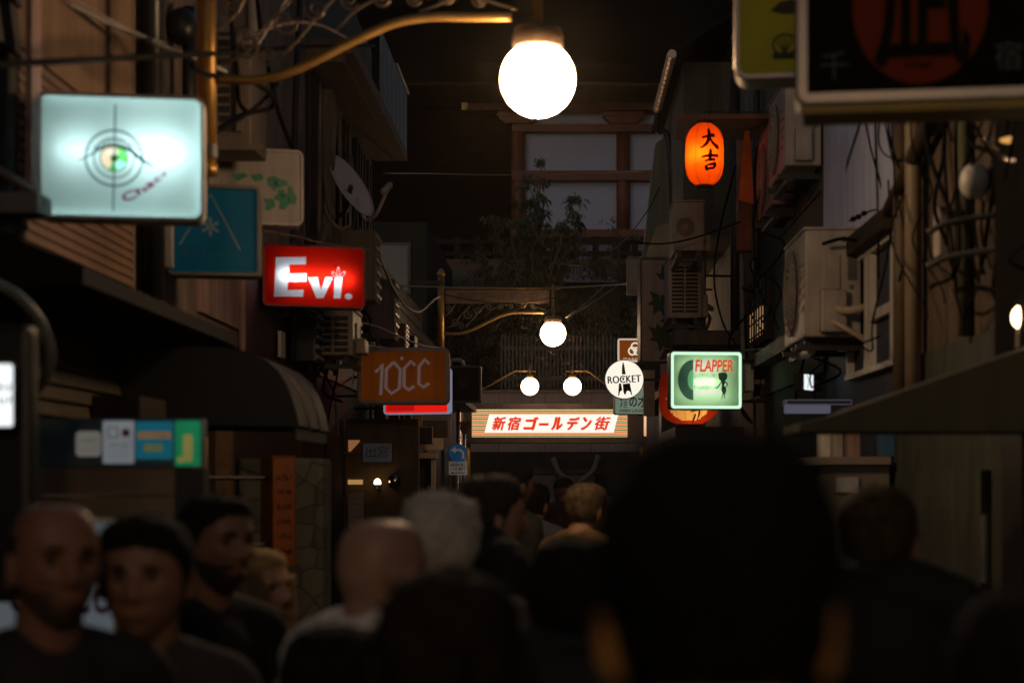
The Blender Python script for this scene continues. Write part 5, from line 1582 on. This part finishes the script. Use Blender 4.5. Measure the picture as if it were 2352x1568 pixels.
# ---------------------------------------------------------------- cables
cn = [0]
def cable(lab, pts, r=.006, group='loose cables along the walls', mat=None, sm=8):
    return solo('cable', lab, 'cable', MB(mat or black).tube(smooth_path([p if isinstance(p, Vector) else P(*p) for p in pts], sm), r, 6), group, smooth=True)
cable('thick black cable crossing above the pale eye sign', [(-40, 150, 4.6), (200, 138, 5.2), (400, 128, 6.0), (560, 120, 7.2), (700, 108, 9), (860, 105, 12)], .011)
cable('thin pale cable running down the beige stucco wall', [(120, -10, 6.0), (230, 45, 6.3), (330, 90, 6.6), (440, 130, 6.8), (520, 165, 7.0)], .008, mat=grey_plastic)
cable('thin grey cable on the beige stucco wall, below the pale cable', [(150, -10, 5.9), (300, 70, 6.4), (380, 100, 6.8)], .004, mat=grey_plastic)
cable('black cable looping under the golden swan arm', [(440, 150, 6.3), (480, 172, 6.5), (560, 180, 6.9), (600, 200, 7.2), (628, 225, 7.4), (622, 248, 7.5), (580, 258, 7.4), (540, 270, 7.2), (500, 300, 7.0), (480, 330, 6.8)], .011)
cable('black cable hanging straight beside the louvre vent', [(530, -10, 7.4), (534, 100, 7.4), (545, 160, 7.4), (548, 230, 7.4), (566, 258, 7.4)], .010)
cable('second black cable sloping down to the pale eye sign', [(640, 190, 7.4), (600, 235, 7.4), (555, 270, 7.2), (505, 300, 7.0)], .009)
cable('black cable bundle running down the plaster wall behind the golden arm', [(590, -10, 8.4), (602, 100, 8.4), (622, 180, 8.5), (640, 260, 8.6), (670, 340, 8.8)], .012)
cable('pale pink cable curling past the top of the golden arm', [(575, 82, 7.8), (630, 62, 7.8), (680, 52, 8), (740, 60, 8.3), (800, 90, 8.8)], .007, mat=pink_plaster)
cable('brass coloured cable rising past the louvre vent', [(580, 125, 7.8), (620, 60, 7.8), (665, -10, 7.8)], .006, mat=cream)
cable('frayed pale cable sagging between the dish and the far lamp post', [(865, 565, 13), (880, 610, 14), (905, 665, 15), (935, 705, 16), (965, 715, 17), (995, 690, 18.5), (1010, 680, 19.4)], .012, mat=M('frayed_cable', (.20, .145, .09), rough=.7, var=.4, scale=30))
cable('frayed pale cable above the red crown sign', [(745, 470, 11.6), (755, 500, 11.4), (780, 525, 11.3), (800, 520, 11.4)], .012, mat=M('frayed_cable', (.20, .145, .09)))
cable('pinkish cable running along the top of the red crown sign', [(605, 530, 9.6), (690, 545, 9.8), (740, 558, 10.2), (850, 575, 12)], .006, mat=pink_plaster)
cable('thin cable strung across the alley below the shrine panels', [(880, 398, 14), (1000, 399, 19), (1150, 402, 24), (1290, 400, 26), (1500, 392, 16)], .006, mat=M('grey_wire', (.12, .11, .09)))
cable('long cable across the alley just above the far banner board', [(890, 656, 22), (1150, 662, 24), (1300, 660, 25), (1470, 650, 20)], .012, mat=M('grey_wire', (.12, .11, .09)))
cable('pale guy wire rising from the far globe lamp, steeper of two', [(1300, 728, 19.5), (1340, 700, 19.8), (1390, 655, 20.2)], .004, mat=cream)
cable('pale guy wire rising from the far globe lamp, flatter of two', [(1300, 730, 19.5), (1350, 702, 19.8), (1420, 655, 20.2)], .004, mat=cream)
cable('thin cable sagging across the far banner board', [(1020, 676, 19.3), (1090, 690, 19.3), (1170, 696, 19.3), (1276, 684, 19.3)], .005)
cable('grey cable from the air conditioner below the red crown sign to the far wall', [(690, 705, 10.8), (780, 735, 11.3), (860, 748, 12.5), (960, 790, 15), (1020, 800, 17)], .007, mat=M('grey_wire', (.12, .11, .09)))
cable('lower grey cable from the air conditioner below the red crown sign', [(700, 715, 10.8), (770, 765, 11.2), (830, 790, 12), (900, 800, 14)], .006, mat=M('grey_wire', (.12, .11, .09)))
cable('black cable in front of the brown air conditioner below the orange lantern', [(1440, 555, 13), (1520, 560, 13.4), (1600, 545, 13.6), (1700, 510, 13.8)], .007)
cable('black cable climbing from the shrine railing to the straw awning', [(1390, 590, 20), (1440, 545, 18), (1490, 480, 17), (1515, 430, 16.5)], .006)
cable('thin cable above the top of the green record sign', [(1505, 800, 13.5), (1600, 806, 13.2), (1720, 803, 13), (1800, 795, 12)], .004, mat=M('grey_wire', (.12, .11, .09)))
cable('dark cable hanging down the grey plaster wall in a long curve', [(1690, 380, 13.6), (1655, 520, 13.8), (1640, 640, 13.9), (1660, 740, 13.8), (1690, 790, 13.6)], .008)
cable('black cable with clamps sagging across the pale blue sheeting', [(1890, 560, 9.0), (1935, 548, 8.9), (1985, 553, 8.7), (2020, 530, 8.6), (2040, 490, 8.4), (2070, 455, 8.2)], .010)
cable('thin black cable crossing the pale blue sheeting diagonally', [(1985, 260, 8.6), (2000, 340, 8.6), (2030, 450, 8.5), (2045, 520, 8.4), (2055, 600, 8.3)], .005)
cable('thin black cable hanging straight over the pale blue sheeting', [(2010, 260, 8.6), (2013, 380, 8.6), (2016, 480, 8.5), (2018, 640, 8.4)], .005)
cl = thing('cable_clamp', 'row of black clamps on the cable over the pale blue sheeting', 'clamp', P(1980, 495, 8.6))
for px, py in ((1960, 503), (1972, 498), (1985, 490), (2023, 478), (1938, 549)):
    MB(black).ell(P(px, py, 8.65), (.016, .02, .014)).build('clamp', cl, True)
MB(black).tube([P(1950, 508, 8.66), P(2000, 484, 8.66), P(2023, 480, 8.66)], .005, 6).build('clamp_bar', cl)
tl = 'thin black cable in the tangle hanging on the rough brown wall'
for i in range(26):
    Y = rnd.uniform(5.6, 8.0)
    x_ = XR - rnd.uniform(.02, .14)
    z_ = rnd.uniform(3.0, 4.3)
    pts = [Vector((x_, Y, z_))]
    for k_ in range(rnd.randint(3, 6)):
        Y += rnd.uniform(-.35, .3)
        z_ = max(z_ - rnd.uniform(.12, .5), 2.15 + .05 * k_)
        pts.append(Vector((XR - rnd.uniform(.02, .16), Y, z_)))
    cable(tl, pts, rnd.choice((.004, .005, .006, .009)), 'tangled cables on the rough brown wall')
tl = 'thin black cable in the tangle on the dark green wall below the upper air conditioners'
for i in range(9):
    Y = rnd.uniform(8.6, 13.5)
    z_ = rnd.uniform(2.5, 2.95) if Y < 10.6 else rnd.uniform(2.6, 4.0)
    pts = [Vector((XR - rnd.uniform(.03, .2), Y, z_))]
    for k_ in range(rnd.randint(3, 5)):
        Y += rnd.uniform(-.5, .5)
        z_ = max(z_ - rnd.uniform(.08, .3), 2.1)
        Y = max(Y, 10.5) if z_ > 2.95 else Y
        pts.append(Vector((XR - rnd.uniform(.03, .25), Y, z_)))
    cable(tl, pts, rnd.choice((.005, .007, .01)), 'tangled cables on the dark green wall')
tl = 'thin dark cable in the tangle on the timber fronts beside the satellite dish'
for i in range(12):
    Y = rnd.uniform(10.9, 15)
    z_ = rnd.uniform(2.6, 4.4)
    pts = [Vector((XL + rnd.uniform(.02, .12), Y, z_))]
    for k_ in range(4):
        Y += rnd.uniform(-.5, .6)
        z_ -= rnd.uniform(.05, .4)
        pts.append(Vector((XL + rnd.uniform(.02, .18), Y, z_)))
    cable(tl, pts, rnd.choice((.006, .008, .011)), 'tangled cables on the old plaster and timber fronts', mat=rnd.choice((black, M('grey_wire', (.12, .11, .09)))))

# ================================================================ people
def remesh(mb, name, vox, parent, mats, smooth_it=2):
    me = bpy.data.meshes.new('raw')
    me.from_pydata([tuple(v) for v in mb.v], [], mb.f)
    o = bpy.data.objects.new('raw', me)
    COL.objects.link(o)
    m = o.modifiers.new('r', 'REMESH')
    m.mode = 'VOXEL'
    m.voxel_size = vox
    m.use_smooth_shade = True
    s_ = o.modifiers.new('s', 'SMOOTH')
    s_.iterations = smooth_it
    s_.factor = .5
    bpy.context.view_layer.update()
    out = bpy.data.meshes.new_from_object(o.evaluated_get(bpy.context.evaluated_depsgraph_get()))
    bpy.data.objects.remove(o)
    bpy.data.meshes.remove(me)
    out.name = name
    out.materials.clear()
    for mt in mats:
        out.materials.append(mt)
    r = bpy.data.objects.new(name, out)
    COL.objects.link(r)
    r.parent = parent
    return r

def sph_dirs(nu, nv):
    d, f = [], []
    for j in range(1, nv):
        t = math.pi * j / nv
        for k in range(nu):
            a = 2 * math.pi * k / nu
            d.append((math.sin(t) * math.cos(a), math.sin(t) * math.sin(a), math.cos(t)))
    d += [(0, 0, 1), (0, 0, -1)]
    T, B = len(d) - 2, len(d) - 1
    for j in range(nv - 2):
        for k in range(nu):
            f.append((j * nu + k, (j + 1) * nu + k, (j + 1) * nu + (k + 1) % nu, j * nu + (k + 1) % nu))
    for k in range(nu):
        f.append((T, k, (k + 1) % nu))
        f.append((B, (nv - 2) * nu + (k + 1) % nu, (nv - 2) * nu + k))
    return np.array(d), f

def head_surface(d, wide=1.0, smile=0.0, long_=1.0):
    """Skin surface of a head for unit directions d: face towards -y, chin down."""
    q_ = 2 + .75 * np.clip(d[:, 2] + .2, 0, 1)
    nrm = (np.abs(d) ** q_[:, None]).sum(1) ** (1 / q_)
    e = d / nrm[:, None]
    x, y, z = e[:, 0] * .075 * wide, e[:, 1] * .095, e[:, 2] * np.where(e[:, 2] > 0, .110, .118) * long_
    low = np.clip(-d[:, 2], 0, 1)
    x = x * (1 - .30 * low ** 1.6)
    back = np.clip(d[:, 1], 0, 1)
    y = np.where(d[:, 1] > 0, y * (1 - .45 * low), y * (1 - .10 * low))
    y = y - .012 * low * (d[:, 1] < .3)
    up = np.clip(d[:, 2], 0, 1)
    y = y + .008 * up * back
    x = x * (1 + .04 * up)
    front = np.clip(-d[:, 1] * 2.0 - .2, 0, 1)
    G = lambda v, s: np.exp(-(v / s) ** 2)
    y = y - front * .009 * G(z - .031, .010) * G(np.abs(x) - .026, .02)          # brow
    y = y + front * .017 * G(z - .010, .013) * G(np.abs(x) - .030, .014)         # sockets
    nose = np.interp(z, [-.040, -.034, -.026, -.012, .010, .026], [0, .5, 1, .78, .36, 0])
    y = y - front * .029 * nose * G(x, .0115 + .006 * np.clip(-z / .03, 0, 1))
    y = y - front * .006 * G(z + .014, .016) * G(np.abs(x) - .042, .016)         # cheek bones
    y = y + front * .004 * G(z + .045, .018) * G(np.abs(x) - .045, .012)
    zz = z - smile * .25 * np.abs(x)
    y = y - front * .007 * G(x, .024 + .1 * smile) * (G(zz + .056, .0055) + G(zz + .069, .0065))   # lips
    y = y + front * .006 * G(x, .026 + .1 * smile) * G(zz + .0625, .0028)
    y = y - front * .008 * G(x, .018) * G(z + .100, .016)                        # chin
    return np.stack([x, y, z], 1)

_hd, _hf = sph_dirs(72, 52)
_hd2, _hf2 = sph_dirs(56, 40)
def sstep(v, a, b):
    t = np.clip((v - a) / (b - a), 0, 1)
    return t * t * (3 - 2 * t)

def hair_shell(style, thick, seed, **kw):
    d = _hd2
    p = head_surface(d, **kw)
    n = d / np.linalg.norm(d, axis=1)[:, None]
    y = d[:, 1]
    rr = np.random.RandomState(seed)
    ph = rr.uniform(0, 6.28, 12)
    ns = np.zeros(len(d))
    for i in range(6):
        a = rr.normal(size=3) * (7 + 5 * i)
        ns += np.sin(d @ a + ph[i]) / (1 + .5 * i)
    ns = ns / 3.2
    if style in ('short', 'long', 'crop', 'grey'):
        hl = np.interp(y, [-1, -.75, -.35, -.1, .2, 1], [.60, .50, .20, -.36, -.55, -.66])
        m = sstep(d[:, 2] - hl - ns * .09, -.10, .42) ** .85
    elif style == 'fringe':          # bald on top, hair at the sides and back
        hl = np.interp(y, [-1, -.3, -.05, .3, 1], [2, 1.2, -.25, -.5, -.6])
        m = sstep(d[:, 2] - hl, -.05, .1) * (1 - sstep(d[:, 2] + .1 * y, .40, .62))
    elif style == 'beard':
        m = sstep(-d[:, 2] - np.interp(y, [-1, -.5, 0, .3, 1], [.27, .22, .12, 2, 2]), 0, .16)
        mouth = np.exp(-((p[:, 0] / .022) ** 2 + ((p[:, 2] + .062) / .009) ** 2))
        m = m * (1 - mouth)
    base = -.006 if style in ('short', 'long', 'crop', 'grey') else -.014
    tk = thick * ((.34 + .66 * sstep(d[:, 2], -.05, .6)) if style in ('short', 'crop') else 1.0)
    off = base + (tk - base) * m + ns * thick * (.45 if style == 'grey' else .26) * m
    return p + n * off[:, None]

def skin(c, thin=False):
    m = M('skin_%d%s' % (int(c[0] * 1000), '_thin' if thin else ''), c, rough=.5, var=.12, scale=14, bump=.08, spec=.35)
    b = m.node_tree.nodes['Principled BSDF']
    b.inputs['Subsurface Weight'].default_value = 1.0 if thin else .35
    b.inputs['Subsurface Radius'].default_value = (1, .35, .08)
    b.inputs['Subsurface Scale'].default_value = .05 if thin else .02
    return m

def person(label, px, ptop, dist, yaw, hair='short', hair_c=(.011, .009, .008), sk=(.34, .19, .125), top=(.02, .02, .022), legs=(.025, .027, .035), thick=.016,
           hyaw=0, pitch=0, roll=0, vox=.007, eyes=False, wide=1.0, smile=0.0, build_=1.0, collar=None, beard=None, beard_c=None, seed=1, long_=1.0, ears=True, scale=1.0, cap_c=None, hairname=None, lift=None, ear_s=1.0, thin=False):
    ztop = ZY(ptop, dist)
    pos = P(px, 0, dist)
    t = thing('person', label, 'person', (pos.x, pos.y, 0), R(yaw), 'people crowding the alley', world=False)
    S = scale
    hz = ztop - (.118 * long_ + (thick * .9 if hair not in ('bald', 'fringe') else 0)) * S        # head centre
    lift = (.075 if abs(yaw) > 90 else .03) if lift is None else lift
    k = (hz + lift) / 1.60                                                                      # body scale for this height
    HR = Matrix.Rotation(R(hyaw), 3, 'Z') @ Matrix.Rotation(R(pitch), 3, 'X') @ Matrix.Rotation(R(roll), 3, 'Y')
    hc = Vector((0, -.02 * k, hz))
    H = lambda v: hc + HR @ (Vector(v) * S)
    hs = head_surface(_hd, wide, smile, long_)
    b = MB(skin(sk, thin))
    b.add([H(v) for v in hs], _hf)
    if ears:
        for sx in (-1, 1):
            er = HR @ Matrix.Rotation(R(22) * sx, 3, 'Z')
            b.ell(H((sx * .077 * wide, .012, -.006)), (.0085 * S, .019 * S * ear_s, .031 * S * ear_s), er, 12, 10)
            b.ell(H((sx * .080 * wide, .010, -.028)), (.007 * S, .011 * S, .012 * S), er, 8, 8)
    q = lambda x, y, z: Vector((x * k * build_, y * k, z * k))
    B_ = build_
    b.cap(hc + HR @ Vector((0, .022, -.06)) * S, q(0, .035, 1.36), .060 * S, .066 * k, 14)
    b.cap(q(-.06, .03, 1.385), q(.06, .03, 1.385), .055 * k, .055 * k, 12)
    b.ell(q(0, .02, 1.22), (.155 * k * B_, .105 * k * B_, .20 * k))
    b.ell(q(0, .015, 1.02), (.14 * k * B_, .10 * k * B_, .17 * k))
    b.ell(q(0, .02, .90), (.16 * k * B_, .11 * k * B_, .13 * k))
    for sx in (-1, 1):
        b.cap(q(sx * .05, .03, 1.39), q(sx * .165, .02, 1.345), .05 * k, .055 * k)
        sh, el, wr = q(sx * .185, .02, 1.335), q(sx * .225, .045, 1.06), q(sx * .225, -.06, .84)
        b.cap(sh, el, .050 * k, .040 * k).cap(el, wr, .039 * k, .027 * k)
        pm = wr + Vector((0, -.03, -.06)) * k
        b.ell(pm, (.016 * k, .040 * k, .050 * k), None, 10, 8)
        for i, ln in enumerate((.062, .074, .078, .068)):
            a = pm + Vector((0, (-.033 + i * .022), -.04)) * k
            m1 = a + Vector((-sx * .006, -.004, -ln * .55)) * k
            b.cap(a, m1, .0092 * k, .0085 * k, 8).cap(m1, m1 + Vector((-sx * .016, -.006, -ln * .42)) * k, .0085 * k, .007 * k, 8)
        a = pm + Vector((0, -.036, .012)) * k
        b.cap(a, a + Vector((-sx * .012, -.028, -.032)) * k, .011 * k, .009 * k, 8).cap(a + Vector((-sx * .012, -.028, -.032)) * k, a + Vector((-sx * .016, -.03, -.062)) * k, .009 * k, .007 * k, 8)
        fy = -.10 * sx
        hip, kn, an = q(sx * .085, .02, .88), q(sx * .095, -.03 + fy * .6, .48), q(sx * .095, .03 + fy, .09)
        b.cap(hip, kn, .078 * k, .052 * k).cap(kn, an, .052 * k, .036 * k)
        b.cap(an + Vector((0, .02, -.04)) * k, an + Vector((0, -.13, -.055)) * k, .038 * k, .030 * k)
    body = remesh(b, 'body', vox, t, [skin(sk, thin)])
    cl = MB()
    g = .014
    cl.ell(q(0, .02, 1.22), (.155 * k * B_ + g, .108 * k * B_ + g, .205 * k))
    cl.ell(q(0, .015, 1.02), (.148 * k * B_ + g, .105 * k * B_ + g, .20 * k))
    cl.ell(q(0, .02, .90), (.165 * k * B_ + g, .115 * k * B_ + g, .12 * k))
    cl.cap(q(-.055, .03, 1.372), q(.055, .03, 1.372), .078 * k, .078 * k)
    for sx in (-1, 1):
        cl.cap(q(sx * .05, .03, 1.385), q(sx * .165, .02, 1.348), .070 * k, .069 * k)
        sh, el, wr = q(sx * .185, .02, 1.335), q(sx * .225, .045, 1.06), q(sx * .225, -.06, .84)
        cl.cap(sh, el, .061 * k, .052 * k).cap(el, el.lerp(wr, .9), .050 * k, .040 * k)
    if collar:
        ring = [(math.cos(a) * .066 * k, .035 * k + math.sin(a) * .066 * k, (1.40 + .02 * math.sin(a)) * k) for a in [2 * math.pi * i / 24 for i in range(25)]]
        cl.tube(ring, .017 * k, 8)
    cm = M('cloth_%d_%d_%d' % tuple(int(c * 1000) for c in top), top, rough=.85, var=.3, scale=12, bump=.35)
    remesh(cl, 'jacket' if collar else 'shirt', .011, t, [cm])
    tr = MB()
    tr.ell(q(0, .02, .89), (.168 * k * B_ + .006, .118 * k * B_ + .006, .13 * k))
    so = MB()
    for sx in (-1, 1):
        fy = -.10 * sx
        hip, kn, an = q(sx * .085, .02, .88), q(sx * .095, -.03 + fy * .6, .48), q(sx * .095, .03 + fy, .09)
        tr.cap(hip, kn, .090 * k, .066 * k).cap(kn, an, .066 * k, .055 * k)
        so1 = MB()
        so1.cap(an + Vector((0, .025, -.045)) * k, an + Vector((0, -.15, -.055)) * k, .045 * k, .036 * k)
        zmin = min(Vector(v).z for v in so1.v)
        so1.v = [(v[0], v[1], max(v[2] - zmin * .9, .004)) for v in so1.v]
        so1.m(M('shoe_leather', (.02, .018, .016), rough=.5)).fm = [0] * len(so1.f)
        so1.build('shoe', t, True)
    remesh(tr, 'trousers', .014, t, [M('trousers_%d' % int(legs[2] * 1000), legs, rough=.85, var=.25, scale=10, bump=.3)])
    hm = M('hair_%d_%d' % (int(hair_c[0] * 1000), int(hair_c[2] * 1000)), hair_c, rough=.7, var=(.15 if hair_c[0] > .2 else .5), scale=40, bump=.6, spec=.12)
    kw = dict(wide=wide, smile=smile, long_=long_)
    if hair not in ('bald', 'cap'):
        v = hair_shell(hair, thick, seed, **kw)
        hb = MB(hm).add([H(p_) for p_ in v], _hf2)
        r_ = random.Random(seed)
        if hair != 'fringe':      # loose tufts that break the outline
            for i in range(1400 if hair == 'grey' else 420):
                j = r_.randrange(len(v))
                if np.linalg.norm(v[j]) < np.linalg.norm(hs[0]) * .2 or _hd2[j][2] < np.interp(_hd2[j][1], [-1, -.3, 0, 1], [.75, .5, .1, -.25]):
                    continue
                a, n_ = Vector(v[j]), Vector(_hd2[j])
                fl = Vector((r_.gauss(0, .7), .3 + r_.gauss(0, .7), -.2 + r_.gauss(0, .5)))
                L_ = thick * r_.uniform(.2, .5)
                w1 = Vector((r_.gauss(0, 1), r_.gauss(0, 1), r_.gauss(0, 1))).cross(n_).normalized() * .004
                a -= n_ * .006
                m_ = a + n_ * (L_ * .5 + .004) + fl * L_ * .5
                e_ = a + n_ * (L_ * .6 + .004) + fl * L_ * 1.6
                hb.add([H(a + w1), H(a - w1), H(m_ - w1 * .8), H(m_ + w1 * .8), H(e_)], [(0, 1, 2, 3), (3, 2, 4)])
        if hair == 'long':
            for i in range(70):
                a = r_.uniform(-2.3, 2.3) + math.pi / 2
                ra, rb = .074 + r_.uniform(0, .016), .098 + r_.uniform(0, .02)
                zt = r_.uniform(-.02, .05)
                ln = r_.uniform(.30, .46)
                pts = [(ra * math.cos(a), rb * math.sin(a) + .004, zt), (1.13 * ra * math.cos(a), 1.05 * rb * math.sin(a) + .01, zt - .12),
                       (1.45 * ra * math.cos(a), 1.0 * rb * math.sin(a) + .02, zt - ln * .7), (1.5 * ra * math.cos(a) + r_.gauss(0, .01), .95 * rb * math.sin(a) + .03, zt - ln)]
                pts = smooth_path(pts, 5)
                n_ = len(pts)
                hb.tube([H(p_) for p_ in pts], [.021 * (1 - .75 * (i_ / n_) ** 2) * S for i_ in range(n_)], 7)
        hb.build(hairname or 'hair', t, True)
    if hair == 'cap':
        d = _hd2
        p_ = head_surface(d, **kw)
        off = np.where(d[:, 2] > .25, .012, -.012)
        cb = MB(M('cap_cloth', cap_c or (.02, .015, .012), rough=.8)).add([H(v_) for v_ in p_ + d * off[:, None]], _hf2)
        cb.add([H((math.cos(a) * .075, -.05 - math.sin(a) * .11, .038 - .012 * math.sin(a))) for a in [math.pi * i / 10 for i in range(11)]] + [H((math.cos(a) * .075, -.05 - math.sin(a) * .11, .030 - .012 * math.sin(a))) for a in [math.pi * i / 10 for i in range(11)]],
               [tuple(range(11)), tuple(range(21, 10, -1))] + [(i, i + 1, i + 12, i + 11) for i in range(10)])
        cb.build('cap', t, True)
    if beard:
        v = hair_shell('beard', beard, seed + 5, **kw)
        MB(M('beard_%d' % int(beard_c[0] * 1000), beard_c, rough=.8, var=.4, scale=60, bump=.6) if beard_c else hm).add([H(p_) for p_ in v], _hf2).build('beard', t, True)
    if eyes:
        for sx in (-1, 1):
            e = MB(M('eye_white_shaded', (.14, .12, .11), rough=.25)).ell(H((sx * .030, -.0685, .0085)), (.0145 * S, .0115 * S, .0085 * S), HR, 14, 10).build('eye', t, True)  # eye whites darkened to put socket shade into their colour
            MB(M('iris_brown', (.02, .012, .008), rough=.15)).ell(H((sx * .030, -.0762, .0085)), (.0072 * S, .005 * S, .0072 * S), HR, 12, 8).build('iris', e, True)
            MB(M('lash_dark', (.012, .009, .008))).tube([H(v_) for v_ in smooth_path([(sx * .016, -.0795, .010), (sx * .030, -.0822, .0175), (sx * .046, -.0745, .010)], 4)], .0022 * S, 6).build('eyelid_line', e, True)
            MB(hm).tube([H(v_) for v_ in smooth_path([(sx * .013, -.0935, .0285), (sx * .030, -.0925, .0315), (sx * .047, -.081, .027)], 4)], [.0035] + [.0055] * 5 + [.004, .003, .001], 6).build('eyebrow', t, True)
        MB(M('lip_skin', tuple(c * f_ for c, f_ in zip(sk, (.8, .6, .6))), rough=.45)).tube([H(v_) for v_ in smooth_path([(-.021 - smile * .014, -.086, -.0615 + smile * .010), (-.010, -.0965, -.063), (.010, -.0965, -.063), (.021 + smile * .014, -.086, -.0615 + smile * .010)], 4)], .0030 * S, 6).build('lips', t, True)
    return t

A = .06
person('bald man with dark stubble in a black top, facing the viewer', 118, 1146, 3.1, 36, 'fringe', (.03, .024, .02), (.25, .125, .085), (.016, .015, .017), thick=.004, vox=.0055, eyes=True, beard=.0015, beard_c=(.085, .05, .036), build_=1.08, seed=2, hyaw=-2)
person('smiling young man with short black hair, between the bald man and the bearded man', 336, 1174, 3.35, 2, 'short', (.010, .009, .009), (.27, .145, .095), (.035, .03, .03), thick=.020, vox=.0055, eyes=True, smile=.5, wide=1.08, seed=3)
person('bearded man in a black T-shirt looking sideways', 488, 1128, 4.15, 48, 'crop', (.016, .012, .010), (.24, .135, .085), (.012, .012, .013), thick=.014, vox=.0055, eyes=True, beard=.004, beard_c=(.035, .024, .018), seed=4)
person('blond woman partly hidden behind the bearded man', 582, 1252, 5.0, 62, 'long', (.45, .30, .14), (.42, .25, .18), (.05, .045, .04), thick=.014, seed=5, eyes=True, wide=.95)
person('bald headed man in a white shirt seen from behind', 862, 1184, 3.35, 142, 'bald', (.1, .09, .08), (.36, .22, .165), (.80, .77, .75), vox=.0065, collar=True, seed=6, hyaw=10, build_=.96, lift=.09, scale=1.04, ear_s=.9)
person('grey haired man seen from behind, beyond the bald headed man in white', 1013, 1126, 3.95, 184, 'grey', (.62, .57, .55), (.30, .18, .13), (.12, .11, .11), thick=.022, seed=7, hyaw=-28)
person('man with an orange lit cheek turning sideways, in a black coat', 1112, 1083, 4.9, 112, 'short', (.05, .042, .034), (.42, .22, .12), (.010, .012, .014), thick=.020, seed=8, collar=True, build_=1.25, vox=.006, lift=.15)
person('tall man with short black hair standing in front of the far shutters', 1176, 1058, 8.3, 125, 'crop', (.008, .007, .007), (.11, .06, .045), (.014, .014, .013), thick=.012, seed=9, vox=.009)
person('person with tied dark hair in a grey top, below the tall man', 1224, 1108, 9.6, 150, 'crop', (.014, .011, .009), (.22, .12, .08), (.10, .11, .12), thick=.016, seed=10, vox=.009)
person('person in a dark peaked cap and checked shirt near the gate', 1296, 1092, 14.5, 195, 'cap', (.01, .01, .01), (.16, .09, .06), (.05, .028, .02), seed=11, vox=.010, cap_c=(.02, .016, .013))
person('person with short light brown hair and a mustard collar', 1340, 1106, 7.4, 138, 'crop', (.13, .09, .055), (.40, .23, .16), (.16, .095, .03), thick=.014, seed=12, collar=True, vox=.008)
person('person with round dark hair beyond the person in the mustard collar', 1396, 1076, 11.5, 185, 'short', (.02, .018, .014), (.2, .12, .08), (.03, .03, .03), thick=.02, seed=13, vox=.010)
person('person with dark hair and a dark coat, right behind the mustard collar', 1322, 1228, 3.0, 176, 'short', (.012, .011, .012), (.25, .14, .09), (.014, .018, .022), thick=.022, seed=14, collar=True, lift=.13)
person('person with short brown hair in a black coat beside the olive panel', 2016, 1108, 3.75, 160, 'crop', (.05, .036, .016), (.34, .20, .13), (.012, .012, .012), thick=.014, seed=15, collar=True, hyaw=4, lift=.125, ear_s=1.1)
person('long haired person seen from behind, low in the crowd', 1030, 1300, 2.15, 182, 'long', (.018, .013, .009), (.3, .18, .12), (.016, .014, .012), thick=.024, seed=16, ears=False, wide=1.0)
person('short black haired person between the bald man in white and the long haired person', 765, 1428, 2.7, 178, 'short', (.014, .012, .009), (.28, .16, .11), (.02, .02, .018), thick=.018, seed=17)
person('big dark head with glowing orange ears, closest in the crowd', 1655, 962, 1.21, 180, 'short', (.005, .0045, .004), (.62, .28, .09), (.008, .007, .006), thick=.020, seed=18, scale=1.0, ear_s=1.3, thin=True, vox=.006, long_=1.06)
person('dark haired person with a warm lit cheek, below the steel door handle', 2385, 1330, 1.7, 160, 'short', (.012, .010, .009), (.40, .20, .10), (.014, .013, .012), thick=.02, seed=19, thin=True)

# ================================================================ haze volume added for lens bloom at the lamps and lifted blacks
hz_m = bpy.data.materials.new('bloom_haze')
hz_m.use_nodes = True
nt = hz_m.node_tree
nt.nodes.remove(nt.nodes['Principled BSDF'])
pvn = nt.nodes.new('ShaderNodeVolumePrincipled')
pvn.inputs['Color'].default_value = (.9, .74, .55, 1)
pvn.inputs['Density'].default_value = .00045
pvn.inputs['Anisotropy'].default_value = .93
nt.links.new(pvn.outputs[0], nt.nodes['Material Output'].inputs['Volume'])
hb_ = MB(hz_m).box(-62, 62, -32, 125, -1.2, 26).build('haze')
hb_['kind'] = 'stuff'
